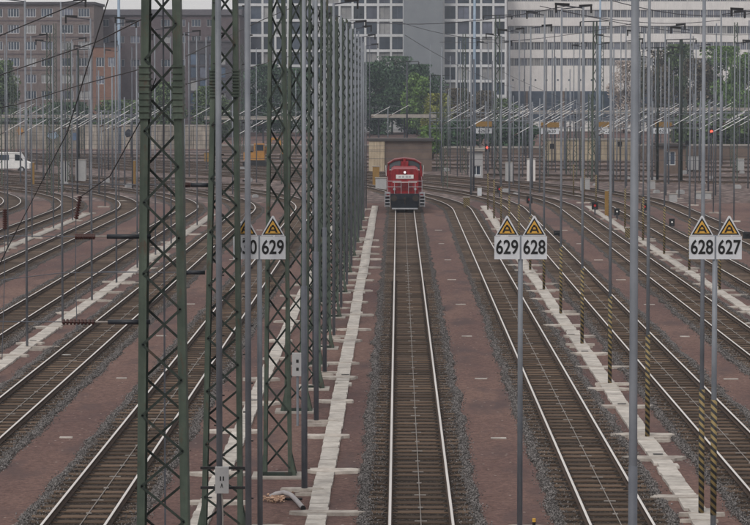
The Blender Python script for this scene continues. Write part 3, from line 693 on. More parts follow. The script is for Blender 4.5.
rp_ = [(-1.46, 3.55), (-.88, 3.90), (0, 4.02), (.88, 3.90), (1.46, 3.55), (1.40, 3.50), (.85, 3.82), (0, 3.93), (-.85, 3.82), (-1.40, 3.50)]
b = MB(); n = len(rp_)
for i in range(4): b.hexa([(rp_[i][0], 8.85, rp_[i][1]), (rp_[i+1][0], 8.85, rp_[i+1][1]), (rp_[n-2-i][0], 8.85, rp_[n-2-i][1]), (rp_[n-1-i][0], 8.85, rp_[n-1-i][1])], [(rp_[i][0], 11.75, rp_[i][1]), (rp_[i+1][0], 11.75, rp_[i+1][1]), (rp_[n-2-i][0], 11.75, rp_[n-2-i][1]), (rp_[n-1-i][0], 11.75, rp_[n-1-i][1])])
b.build('roof', 'red_dark', cab)
for s_ in (-1, 1):
    MB().prism([(s_*.34, 3.22), (s_*1.30, 2.98), (s_*1.28, 3.50), (s_*.82, 3.74), (s_*.34, 3.80)], 'y', 8.96, 9.02).build('windscreen', 'loco_glass', cab)
    MB().bar((s_*.30, 8.94, 3.26), (s_*1.28, 8.94, 3.0), .05, .05).build('window_sill', 'white_paint', cab)
    MB().box(s_*1.5-.03, s_*1.5+.06, 9.5, 11.0, 2.65, 3.35).build('side_window', 'loco_glass', cab)
    MB().tube([(s_*1.56, 8.9, 2.5), (s_*1.60, 8.9, 3.4)], .03, 6).build('grab_rail', 'white_paint', cab)
MB().box(-.30, .30, 8.2, 9.0, 3.36, 3.74).tube([(0, 8.5, 3.7), (0, 8.5, 4.0)], .13, 10).build('exhaust', 'red_paint', lo)
def lamp(x, z, r, lit_): 
    h = MB().tube([(x, 1.60, z), (x, 1.76, z)], r*1.25, 12).build('headlight', 'loco_black', lo); MB().tube([(x, 1.575, z), (x, 1.61, z)], r, 12).build('lens', lit_, h)
lamp(0, 3.10, .085, 'lamp_white')
for s_ in (-1, 1): lamp(s_*.86, 1.72, .10, 'grey_step')
MB().box(-1.16, 1.16, .55, 1.15, .92, 1.38).build('buffer_beam', 'loco_black', lo)
MB().prism([(-1.1, .16), (1.1, .16), (1.17, .92), (-1.17, .92)], 'y', .60, .95).build('snow_plough', 'loco_black', lo)
MB().box(-1.05, 1.05, .30, .60, .14, .24).build('plough_edge', 'grey_step', lo)
for s_ in (-1, 1):
    bf = MB().tube([(s_*.875, .12, 1.05), (s_*.875, .60, 1.05)], .11, 12).build('buffer', 'loco_black', lo); MB().tube([(s_*.875, 0, 1.05), (s_*.875, .12, 1.05)], .25, 16).build('buffer_plate', 'plate_steel', bf)
    b = MB()
    for k in range(4): b.box(s_*1.42-.2, s_*1.42+.2, .75, 1.3, .36+k*.27, .42+k*.27)
    b.box(s_*1.42-.22, s_*1.42-.18, .72, 1.3, .3, 1.5); b.box(s_*1.42+.18, s_*1.42+.22, .72, 1.3, .3, 1.5); b.box(s_*1.42-.18, s_*1.42+.18, 1.25, 1.29, .3, 1.5)
    b.build('step_ladder', 'grey_step', lo)
    b = MB()
    for z in (2.42, 1.95): b.tube([(s_*.30, .85, z), (s_*1.40, .85, z)], .022, 6)
    for x in (.30, .85, 1.40): b.tube([(s_*x, .85, 1.38), (s_*x, .85, 2.42)], .022, 6)
    b.tube([(s_*1.40, .85, 2.42), (s_*1.44, 9.0, 2.42)], .02, 6)
    b.build('handrail', 'grey_step', lo)
MB().box(-.09, .09, .1, .6, .95, 1.1).tube([(0, .15, 1.0), (0, .12, .75), (.04, .2, .55)], .04, 8).build('coupling', 'plate_steel', lo)
MB().box(-1.1, 1.1, 5.6, 9.0, .45, 1.02).build('fuel_tank', 'loco_black', lo)
for y in (2.6, 5.0, 9.6, 12.0):
    for s_ in (-1, 1):
        wh = MB().tube([(s_*.70, y, .50), (s_*.84, y, .50)], .50, 20).build('wheel', 'plate_steel', lo); MB().tube([(s_*.80, y, .5), (s_*1.05, y, .5)], .14, 10).build('axle_box', 'loco_black', wh)
for y in (1.9, 8.9): MB().box(-1.08, -.92, y, y+3.8, .45, .95).box(.92, 1.08, y, y+3.8, .45, .95).build('bogie_frame', 'loco_black', lo)

# ================================================================== BUILDINGS
def wall_open(b, W, H, rects, depth, rev=.25, m=0, z0=0):
    """a wall box 0..W x z0..H (front at y=0) with real openings"""
    xs_ = sorted({0, W, *[r[0] for r in rects], *[r[1] for r in rects]}); zs_ = sorted({z0, H, *[r[2] for r in rects], *[r[3] for r in rects]})
    cell = set()
    for r in rects:
        for i in range(len(xs_)-1):
            if xs_[i] >= r[0]-1e-6 and xs_[i+1] <= r[1]+1e-6:
                for j in range(len(zs_)-1):
                    if zs_[j] >= r[2]-1e-6 and zs_[j+1] <= r[3]+1e-6: cell.add((i, j))
    for i in range(len(xs_)-1):
        for j in range(len(zs_)-1):
            if (i, j) not in cell:
                x0, x1, a, c = xs_[i], xs_[i+1], zs_[j], zs_[j+1]; b.add([(x0,0,a),(x1,0,a),(x1,0,c),(x0,0,c)], [(0,1,2,3)], m)
    for x0, x1, a, c in rects:
        b.add([(x0,0,a),(x1,0,a),(x1,0,c),(x0,0,c),(x0,rev,a),(x1,rev,a),(x1,rev,c),(x0,rev,c)], [(0,4,5,1),(1,5,6,2),(2,6,7,3),(3,7,4,0)], m)
    b.add([(0,depth,z0),(W,depth,z0),(W,depth,H),(0,depth,H),(0,0,z0),(W,0,z0),(W,0,H),(0,0,H)], [(1,0,3,2),(0,4,7,3),(5,1,2,6),(7,6,2,3),(0,1,5,4)], m)
    return b
def building(name, label, px0, px1, Y, ytop, rects, wall, depth=14, frame='window_white', pane='pane_dark', mull=2, rev=.25, cat='building', fr=.09):
    X0, X1 = at(px0, 60, Y).x, at(px1, 60, Y).x; H = at((px0+px1)/2, ytop, Y).z-GZ
    t = thing(name, label, cat, (X0, Y, GZ)); W = X1-X0
    rects = [r for r in rects(W, H)]
    wall_open(MB(), W, H, rects, depth, rev, 0, -.5).build('wall', wall, t)
    cache = {}
    for x0, x1, a, c in rects:
        key = (round(x1-x0, 2), round(c-a, 2))
        if key not in cache:
            w_, h_ = x1-x0, c-a; b = MB()
            b.box(0, w_, 0, .06, 0, fr).box(0, w_, 0, .06, h_-fr, h_).box(0, fr, 0, .06, fr, h_-fr).box(w_-fr, w_, 0, .06, fr, h_-fr)
            for q in range(1, mull): b.box(w_*q/mull-fr*.4, w_*q/mull+fr*.4, .004, .056, fr, h_-fr)
            pb = MB().box(fr*.5, w_-fr*.5, 0, .02, fr*.5, h_-fr*.5)
            cache[key] = (b.mesh('window', frame), [pb.mesh('pane', q_) for q_ in (pane, pane, pane, 'pane_grey', 'blind')])
        wo_ = link('window', cache[key][0], t, (x0, rev-.14, a)); link('pane', random.choice(cache[key][1]), wo_, (0, .07, 0))
    return t, W, H
def zof(y, Y): return HCAM-(y-HOR)*Y/F - GZ
# grey-brown brick block on the left
def r_b1(W, H):
    out = []; Y = 430
    for y in (12.7, 29, 45.7, 62, 78.7, 95):
        zc = zof(y, Y)
        for k in range(-3, 6):
            px = 8+16.6*k+ (4 if k > 2 else 0); x = at(px, 60, Y).x-at(-70, 60, Y).x
            if x > 1 and x+2.3 < W: out.append((x, x+2.25, zc-.85, zc+.85))
    return out
b1, W, H = building('brick_block', 'grey brown brick block with rows of white windows at the left edge', -70, 94, 430, 4.5, r_b1, 'brick_grey', mull=4)
MB().box(-.3, W+.3, -.4, 14.3, H, H+.5).build('roof', 'slate', b1)
for y in (20.5, 37, 54, 70): MB().box(0, W, -.06, -.004, zof(y, 430)-.12, zof(y, 430)+.12).build('band_course', 'brick_purple', b1)
def r_b1b(W, H):
    out = []
    for y in (23, 39.5, 63):
        zc = zof(y, 446); n = int(W//3.1)
        for k in range(n):
            if k % 5 != 3: out.append((1+k*3.1, 2.9+k*3.1, zc-.75, zc+.75))
    return out
b1b, W, H = building('slate_roofed_block', 'dull purple brick block with dark roof behind the nearest lattice masts', 95, 240, 446, 15, r_b1b, 'brick_purple', mull=3, frame='box_grey')
MB().prism([(-.4, H), (14.4, H), (13, H+1.2), (1.2, H+1.2)], 'x', -.4, W+.4).build('roof', 'slate', b1b)
def r_or(W, H): return [(W*.12, W*.45, zof(62, 424)-.9, zof(62, 424)+.9), (W*.12, W*.45, zof(80, 424)-.8, zof(80, 424)+.8), (W*.6, W*.9, zof(62, 424)-.9, zof(62, 424)+.9)]
b1c, W, H = building('orange_brick_annex', 'small orange brick annex beside the grey brown block', 93, 118, 424, 47, r_or, 'brick_orange', depth=5, mull=3)
MB().box(-.2, W+.2, -.2, 5.2, H, H+.25).build('roof', 'slate', b1c)
def r_gl(W, H):
    return [(x, x+1.5, z, z+2.2) for z in np.arange(4, H-2.5, 2.5) for x in np.arange(.4, W-1.6, 1.8)]
b1d, W, H = building('glass_hall', 'dark blue glass fronted hall behind the second lattice mast', 188, 232, 425, 42, r_gl, 'slate', depth=4, mull=1, pane='pane_blue', frame='slate')
MB().box(-.2, W+.2, -.2, 4.2, H, H+.3).build('roof', 'slate', b1d)
# white grid blocks
def grid_rects(px0, Y, cols, beams, gap=.28):
    X0 = at(px0, 60, Y).x
    def f(W, H):
        out = []
        for a, c in zip(cols, cols[1:]):
            for u, l in zip(beams, beams[1:]):
                x0, x1 = at(a, 60, Y).x-X0+gap*.8, at(c, 60, Y).x-X0-gap*.8
                if x0 > 0 and x1 < W: out.append((x0, x1, zof(l, Y)+gap, zof(u, Y)-gap))
        return out
    return f
beams = [-26, -10.5, 4.8, 20.4, 35.5, 50.7, 65.8, 81, 96]
building('white_grid_block', 'white gridded office block with dark windows behind the lattice mast row', 236, 404.5, 470, -32, grid_rects(236, 470, [236.8+12.85*k for k in range(14)], beams[:-1]), 'white_facade', mull=2, rev=.45, fr=.06, frame='pane_grey')
building('grey_stair_tower', 'blank grey concrete tower between the two white gridded blocks', 403.5, 443, 463, -34, lambda W, H: [], 'grey_slab')[0]
building('white_grid_block', 'narrow white gridded office block right of the blank grey tower', 443, 506.5, 468, -32, grid_rects(443, 468, [443.6, 456.5, 470, 481, 493.3, 505.6], beams), 'white_facade', mull=2, rev=.45, fr=.06, frame='pane_grey')
# cream block with ribbon windows
def r_b4(W, H):
    out = []
    for yc in (-18.2, -2.1, 14, 30, 46, 62):
        zc = zof(yc, 480); n = 44; ww = W/n
        for k in range(n): out.append((k*ww+.025, (k+1)*ww-.025, zc-.86, zc+.86))
    return out
b4, W, H = building('cream_office_block', 'long cream office block with ribbon windows across the right background', 507.5, 800, 480, -30, r_b4, 'cream_facade', mull=3, pane='pane_grey', frame='box_grey', fr=.12, rev=.35)
for k in range(26):
    x = 1.2+k*W/26; z = zof(80, 480); MB().tube([(x, -.03, z), (x, .02, z)], .22, 10).build('round_vent', 'pane_dark', b4)
MB().box(.5, W-.5, -.02, .05, 2.2, zof(91, 480)).build('shop_glazing', 'pane_dark', b4)
for k in range(16): MB().box(k*W/16, k*W/16+.5, -.08, -.024, 1, zof(91, 480)).build('column', 'brown_wall', b4)
# retaining walls built of panels
def panel_wall(name, label, px0, px1, Y, ytop, mat, pw=3.0, th=.35, cop='concrete_dark'):
    X0, X1 = at(px0, 140, Y).x, at(px1, 140, Y).x; h = zof(ytop, Y)
    t = thing(name, label, 'wall', (X0, Y, GZ)); n = max(1, round((X1-X0)/pw)); q = (X1-X0)/n
    for k in range(n):
        MB().box(k*q+.03, (k+1)*q-.03, random.uniform(-.02, .02), th, -.3, h).build('panel', mat, t)
    MB().box(-.05, X1-X0+.05, -.10, th+.1, h+.002, h+.25).build('coping', cop, t)
    return t
wl = panel_wall('retaining_wall', 'long beige concrete panel wall at the far left with graffiti', -60, 212, 352, 126, 'panel_wall')
for k, (px, py, wd, mt) in enumerate([(53, 135, 2.2, 'blue_mast'), (75, 137, 1.6, 'pane_blue'), (128, 133, 1.4, 'pane_grey'), (20, 131, 1.1, 'orange_paint')]):
    g = at(px, py, 351.9); b = MB(); n = 9
    pl = [(g.x-wl.location.x+wd/2*random.uniform(.6, 1.1)*math.cos(i*6.28/n), g.z-GZ+.7*random.uniform(.6, 1.1)*math.sin(i*6.28/n)) for i in range(n)]
    b.prism(pl, 'y', -.06, -.05).build('graffiti', mt, wl)
panel_wall('retaining_wall', 'pale concrete panel wall behind the far lattice poles right of centre', 543, 636, 300, 140, 'beige_wall', 2.4)
panel_wall('retaining_wall', 'brown masonry wall along the far edge on the right', 636, 800, 302, 146, 'brown_wall', 3)
panel_wall('retaining_wall', 'low brown wall behind the poles between locomotive and signals', 432, 545, 322, 148, 'brown_wall', 3)
panel_wall('retaining_wall', 'low brown wall behind the dense mast row', 212, 372, 330, 146, 'brown_wall', 3)
# huts
def hut(name, label, px0, px1, Y, ytop, wall, roof, dep=4, wins=()):
    t, W, H = building(name, label, px0, px1, Y, ytop, lambda W, H: [(a*W, c*W, z0, z1) for a, c, z0, z1 in wins], wall, dep, cat='hut', mull=2)
    MB().box(-.25, W+.25, -.35, dep+.3, H, H+.28).build('roof', roof, t); return t, W, H
t, W, H = hut('beige_hut', 'beige flat roofed hut just behind the locomotive', 369, 432, 264, 141, 'brown_wall', 'dark_roof', 5)
MB().box(-.02, W*.25, -.25, -.004, -.2, H-.02).build('pale_pier', 'beige_wall', t)
hut('relay_hut', 'pale grey square relay hut between far poles right of locomotive', 470, 483, 246, 151, 'box_grey', 'concrete_dark', 2, [(.15, .85, .3, 1.4)])
hut('brick_hut', 'small brown hut with a white framed window on the right', 660, 686, 258, 146, 'brown_wall', 'dark_roof', 4, [(.2, .62, 1.0, 2.6)])
# low platform roofs beyond the throat
for k, (px0, px1, Y, y) in enumerate([(372, 436, 338, 117), (205, 300, 345, 119), (520, 640, 350, 113), (636, 770, 356, 110), (0, 120, 372, 117)]):
    X0, X1 = at(px0, 100, Y).x, at(px1, 100, Y).x; z = zof(y, Y)
    t = thing('platform_roof', ['flat dark platform roof above the beige hut', 'flat platform roof glimpsed behind the lattice masts', 'long platform roof in front of the cream block', 'platform roof in front of the trees at the far right', 'platform roof below the brick block at the left'][k], 'roof', (X0, Y, GZ), group='platform roofs beyond the throat')
    MB().box(0, X1-X0, 0, 5, z, z+.35).build('deck', 'dark_roof', t); MB().box(-.1, X1-X0+.1, -.08, -.01, z-.1, z+.42).build('fascia', 'concrete_dark', t)
    for q in range(int((X1-X0)//4)+1): MB().box(1+q*4-.12, 1+q*4+.12, 2, 2.3, 0, z).build('column', 'pole_dark', t)

# ================================================================== TREES
def tree(px, ytop, Y, wpx, leaf, label, n=1800, name='tree', dens=1.0, low=1.5):
    g = at(px, 100, Y); H = zof(ytop, Y); Wd = wpx*Y/F/2
    t = thing(name, label, 'tree', (g.x, Y, GZ), group='trees before the buildings')
    b = MB(); b.tube([(0,0,-.2), (.1,0,H*.3), (.05,.1,H*.75)], [.22, .16, .06], 7)
    for k in range(7):
        a = random.uniform(0, 6.28); z = H*random.uniform(.25, .6); b.tube([(.08, 0, z), (Wd*.6*math.cos(a), Wd*.6*math.sin(a), z+H*random.uniform(.12, .3))], [.08, .03], 5)
    b.build('trunk', 'bark', t)
    nb = 34; C_ = []
    for k in range(nb):
        u = random.random(); z = low+(H-low)*u; rr = Wd*math.sqrt(max(.05, 1-((u-.4)/.62)**2)); a = random.uniform(0, 6.28); q = rr*math.sqrt(random.random())*.85
        C_.append((q*math.cos(a), q*math.sin(a), z, random.uniform(.20, .40)*Wd+.35))
    C_ = np.array(C_); idx = rng.integers(0, nb, n)
    d = rng.normal(0, 1, (n, 3)); d /= np.linalg.norm(d, axis=1)[:,None]
    P_ = C_[idx,:3] + d*(C_[idx,3]*rng.uniform(.45, 1.12, n))[:,None]; P_[:,2] = np.minimum(P_[:,2], H+.2)
    s_ = rng.uniform(.13, .30, n)*dens; e1 = rng.normal(0, 1, (n, 3)); e1 /= np.linalg.norm(e1, axis=1)[:,None]; e2 = np.cross(e1, rng.normal(0, 1, (n, 3))); e2 /= np.linalg.norm(e2, axis=1)[:,None]
    V = np.stack([P_-e1*s_[:,None], P_+e2*s_[:,None]*.7, P_+e1*s_[:,None], P_-e2*s_[:,None]*.7], 1).reshape(-1, 3)
    stuff(link('crown', npmesh('crown', V, np.arange(4*n).reshape(-1, 4), leaf), t)); return t
TREES = [(374, 64, 446, 46, 'leaf_dark', 'dark evergreen at the end of the mast row'), (392, 58, 455, 60, 'leaf_dark', 'dark evergreen tree left of the blank grey tower'), (418, 66, 452, 50, 'leaf_dark', 'dark tree before the blank grey tower'),
         (417, 74, 440, 30, 'leaf_green', 'bright green tree before the blank grey tower'), (437, 95, 430, 34, 'leaf_yellow', 'yellowish green bush at the foot of the grey tower'),
         (458, 90, 445, 32, 'leaf_brown', 'reddish brown tree before the narrow white block'), (484, 92, 445, 30, 'leaf_brown', 'brown leafed tree left of the cream block'),
         (505, 100, 440, 26, 'leaf_olive', 'olive bush at the corner of the cream block'), (624, 62, 462, 34, 'leaf_pale', 'pale blossoming tree before the cream block'),
         (655, 52, 458, 46, 'leaf_brown', 'brown tree left of the tall dark poles at the right'), (678, 46, 460, 40, 'leaf_olive', 'olive tree standing between the dark poles at the right'),
         (697, 60, 455, 36, 'leaf_brown', 'sparse brown tree right of the dark poles'), (722, 48, 455, 58, 'leaf_green', 'green tree near the right picture edge'),
         (748, 54, 450, 50, 'leaf_green', 'dark green tree at the right picture edge'), (3, 62, 418, 34, 'leaf_olive', 'olive tree at the left picture edge'),
         (263, 66, 440, 44, 'leaf_dark', 'dark tree seen between the second and third lattice masts'), (300, 70, 440, 50, 'leaf_dark', 'dark tree behind the dense mast row'), (345, 68, 440, 50, 'leaf_dark', 'dark tree behind the far end of the mast row'),
         (168, 84, 410, 40, 'leaf_olive', 'olive tree seen through the nearest lattice mast'), (210, 88, 410, 40, 'leaf_olive', 'olive tree between the nearest two lattice masts'), (60, 104, 400, 70, 'leaf_dark', 'low dark bush row below the brick block'), (120, 102, 400, 60, 'leaf_olive', 'low olive bush below the orange annex'),
         (460, 122, 335, 50, 'leaf_dark', 'dark thicket behind the relay hut'), (510, 120, 335, 50, 'leaf_dark', 'dark thicket left of the pale panel wall'), (432, 128, 300, 20, 'leaf_green', 'bright green bush just right of the locomotive'),
         (700, 118, 330, 60, 'leaf_olive', 'olive thicket above the brown wall at the right'), (745, 116, 330, 50, 'leaf_olive', 'olive thicket at the far right wall')]
for px, yt, Y, wp, lf, lab in TREES: tree(px, yt, Y, wp, lf, lab, n=9000 if wp > 30 else 5000, dens=1.15 if lf != 'leaf_pale' else .7)

# ================================================================== FAR POLES, CATENARY, SIGNALS
def catenary_mast(px, Y, ytop, label, arm=1, lat=False, col='galvanised', za=6.3, n2=True, r=.085):
    X = at(px, 120, Y).x; h = zof(ytop, Y)
    t = thing('catenary_mast', label, 'mast', (X, Y, GZ), group='catenary masts in the throat')
    if lat:
        for s_ in (-1, 1): MB().bar((s_*.22, 0, 0), (s_*.15, 0, h), .09, .16).build('leg', col, t)
        b = MB(); z = .3; k = 0
        while z < h-.6: b.bar((-.22 if k % 2 else .22, 0, z), (.22 if k % 2 else -.22, 0, z+.6), .05, .03); z += .6; k += 1
        stuff(b.build('brace', 'green_dark', t))
    else: MB().tube([(0,0,0), (0,0,h)], [r, r*.8], 7).build('shaft', col, t, smooth=True)
    if arm:
        s_ = arm; L = 2.9
        MB().tube([(s_*.1, 0, za), (s_*L, 0, za+1.55)], .036, 6).build('cantilever', 'aluminium', t)
        MB().tube([(s_*.1, 0, za+1.5), (s_*L*.7, 0, za+1.25)], .022, 6).build('top_tube', 'galvanised', t)
        if n2 and Y < 0: MB().tube([(s_*.9, 0, za+.42), (s_*(L+.2), 0, za-.15)], .028, 6).build('registration_arm', 'aluminium', t)
        b = MB(); ribbed(b, (s_*.08, 0, za), (s_*.55, 0, za+.22), .09, 4); b.build('insulator', 'insulator_brown', t)
    return t
rs = random.Random(21); k = 0
side = {0: 'left of the nearest lattice mast', 1: 'behind the lattice mast row', 2: 'near the locomotive', 3: 'right of the locomotive', 4: 'around the right of centre', 5: 'at the far right'}
spec = [(px, rs.uniform(205, 330)) for px in list(np.arange(2, 150, 4.4)) + list(np.arange(192, 300, 13.0)) + list(np.arange(372, 450, 15.0)) + list(np.arange(436, 752, 3.3))]
cnt = {}
for px, Y in spec:
    px += rs.uniform(-3, 3)
    if 388 < px < 424: continue
    sec = 0 if px < 150 else 1 if px < 372 else 2 if px < 440 else 3 if px < 545 else 4 if px < 645 else 5
    cnt[sec] = cnt.get(sec, 0)+1
    lat = rs.random() < .22; col = 'green_paint' if lat else rs.choice(['galvanised', 'galvanised', 'galvanised', 'galvanised_dark'])
    c = cnt[sec]; o_ = (ORD + [f'{x}th' for x in range(19, 90)])[c-1]
    catenary_mast(px, Y, rs.choice([rs.uniform(20, 60), rs.uniform(50, 105), rs.uniform(88, 112)]), f'far {"green lattice" if lat else "slim grey"} mast {side[sec]}, {o_} from the left there', arm=rs.choice([1, 1, 1, 0]), lat=lat, col=col, za=rs.uniform(5.2, 6.6), r=rs.uniform(.06, .10))
for k, px in enumerate((542, 546.5, 568.5, 575, 582.5, 593.5)):
    catenary_mast(px, 246+3*(k % 3), 128+3*(k % 2), f'short dark lattice leg before the pale panel wall, {ORD[k]} from the left', arm=0, lat=True, col='green_paint')
# tall light towers
for px, Y, yt, wd, mt, lab in [(119, 330, -20, .55, 'blue_mast', 'tall pale blue mast before the brick block'), (474.5, 330, -20, .50, 'blue_mast', 'tall pale blue mast before the narrow white block'), (600, 300, -10, .34, 'blue_mast', 'tall pale blue mast before the cream block'),
                               (497.5, 250, 16, .62, 'green_paint', 'thick dark green lattice tower right of the locomotive'), (595, 240, 22, .50, 'green_paint', 'dark green lattice tower before the cream block'), (681, 235, 40, .50, 'green_dark', 'thick dark mast before the olive tree'), (658, 240, 48, .30, 'green_dark', 'dark mast before the brown tree'), (78, 262, 50, .34, 'green_dark', 'dark mast before the brick block on the left'), (407, 300, 62, .28, 'pole_dark', 'dark pole standing behind the locomotive cab'), (441, 300, 76, .32, 'pole_dark', 'dark pole right of the blank tower foot')]:
    X = at(px, 60, Y).x; h = zof(yt, Y); t = thing('light_tower', lab, 'mast', (X, Y, GZ), group='tall towers beyond the yard')
    if 'lattice' in lab:
        for s_ in (-1, 1):
            for q in (-1, 1): MB().bar((s_*wd/2, q*wd/2, 0), (s_*wd/2*.7, q*wd/2*.7, h), .14).build('leg', mt, t)
        b = MB(); z = .4; kk = 0
        while z < h-1: b.bar((-wd/2 if kk % 2 else wd/2, -wd/2, z), (wd/2 if kk % 2 else -wd/2, -wd/2, z+1), .09, .03); z += 1; kk += 1
        stuff(b.build('brace', 'green_dark', t))
    else: MB().tube([(0,0,0), (0,0,h)], [wd/2, wd/2*.75], 10).build('shaft', mt, t, smooth=True)
    if yt > 0: MB().bar((-1.6, 0, h), (1.6, 0, h+.1), .1, .1).bar((-1.6, 0, h), (-1.6, 0, h-.5), .16, .16).bar((1.6, 0, h), (1.6, 0, h-.4), .16, .16).build('lamp_bar', 'black_metal', t)
# light signals with red lamps
def signal(px, py, Y, label, lamp_='lamp_red', w=.55, h=.8, r=.14, tall=True):
    g = at(px, py, Y); t = thing('light_signal', label, 'signal', (g.x, Y, GZ), group='light signals')
    z = g.z-GZ
    MB().tube([(0,0,0), (0,0,max(z-h*.3, .1))], .06, 7).build('post', 'pole_dark', t)
    b = MB().box(-w/2, w/2, 0, .25, z-h*.6, z+h*.5).build('head', 'black_metal', t); MB().tube([(0, -.05, z), (0, -.004, z)], r, 10).build('lens', lamp_, b); MB().box(-w*.35, w*.35, -.18, -.002, z+r*1.3, z+r*1.3+.03).build('hood', 'black_metal', b)
signal(487.5, 147.5, 240, 'tall signal showing red, right of the locomotive'); signal(711.5, 131.5, 235, 'tall signal showing red at the right, above the 628 plate')
for px, py, Y, lab in [(529.5, 199.5, 186, 'low signal showing red behind the 628 plate of the centre sign'), (595, 205.5, 178, 'low signal showing red beside the striped pole path'), (644.5, 206.5, 178, 'low signal showing red beside the thick near pole'), (499.5, 189, 205, 'low signal showing red at the start of the curve')]:
    signal(px, py, Y, lab, 'lamp_dim', w=.5, h=.55, r=.10)
for px, py, Y, lab in [(617, 211.5, 172, 'low signal with a white lamp right of the striped poles'), (672, 127+95, 163, 'low signal with white lamp left of the right number sign')]:
    signal(px, py, Y, lab, 'lamp_pale', w=.4, h=.5, r=.07)
for px, py, Y, lab in [(557.5, 234.5, 153, 'black signal box screen right of the 628 plate'), (747, 236, 150, 'black signal screen at the right picture edge'), (552, 146, 270, 'black round screen on the signal gantry left'), (620, 144, 270, 'black round screen on the signal gantry right'), (687.5, 143, 255, 'black round screen at the right by the dark mast')]:
    signal(px, py, Y, lab, 'black_metal', w=.5, h=.55, r=.1)
# signal gantry boards with tiny numbers
for k, (px0, px1, y, txt, col) in enumerate([(541, 559, 131.5, '62620', 'sign_white'), (597, 611, 131.5, '62622', 'sign_white'), (653, 668, 131, '62623', 'sign_white'), (476, 492, 124, '', 'sign_ochre'), (541, 559, 125, '', 'sign_ochre'), (597, 612, 124.5, '', 'sign_ochre'), (655, 672, 124.5, '', 'sign_ochre'), (476, 492, 131, '62619', 'sign_white')]):
    Y = 262+k*.8; a, c = at(px0, y, Y), at(px1, y, Y); t = thing('gantry_board', f'{"white numbered" if txt else "yellow blank"} board on the far gantry, {["second white","third white","fourth white","first yellow","second yellow","third yellow","fourth yellow","first white"][k]} from the left', 'sign', (a.x, Y, a.z), group='gantry boards')
    pl = MB().box(0, c.x-a.x, 0, .05, -.3, .32).build('plate', col, t)
    MB().bar((.4, .1, -.2), (.4, .1, GZ-a.z), .08).bar((c.x-a.x-.4, .1, -.2), (c.x-a.x-.4, .1, GZ-a.z), .08).build('hanger', 'pole_dark', t)
    if txt:
        d = link('digits', text_mesh(txt, .55, 'sign_black'), pl, ((c.x-a.x)/2, -.008, 0)); d.rotation_euler = (R(90), 0, 0)
for k, (y, Y, xa, xb) in enumerate([(128, 266, 430, 700), (119, 300, 430, 760), (121, 310, -20, 150)]):
    a, c = at(xa, y, Y), at(xb, y, Y); t = thing('signal_gantry', ['long grey signal gantry carrying the number boards', 'long thin grey gantry in front of the cream block', 'long thin grey gantry at the far left'][k], 'gantry', (0, Y, 0), group='gantries')
    MB().bar((a.x, 0, a.z), (c.x, 0, a.z), .09).bar((a.x, 0, a.z+.9), (c.x, 0, a.z+.9), .09).build('chord', 'galvanised', t)
    b = MB(); x = a.x; q = 0
    while x < c.x-1.2: b.bar((x, 0, a.z if q % 2 else a.z+.9), (x+1.2, 0, a.z+.9 if q % 2 else a.z), .05); x += 1.2; q += 1
    stuff(b.build('brace', 'galvanised', t))
    for xx in (a.x, (a.x+c.x)/2, c.x): MB().bar((xx, .2, GZ), (xx, .2, a.z+.9), .25).build('leg', 'galvanised_dark', t)
# contact wires over the throat
for k in range(14):
    y = 100+k*4.6; Y = 340-k*9; wire([(-20, y+rs.uniform(-3, 3), Y), (375, y-2+rs.uniform(-2, 2), Y+5), (770, y+rs.uniform(-3, 3), Y)], .02, f'thin overhead wire spanning the far throat, {ORD[k]} from the top', 'pole_dark')

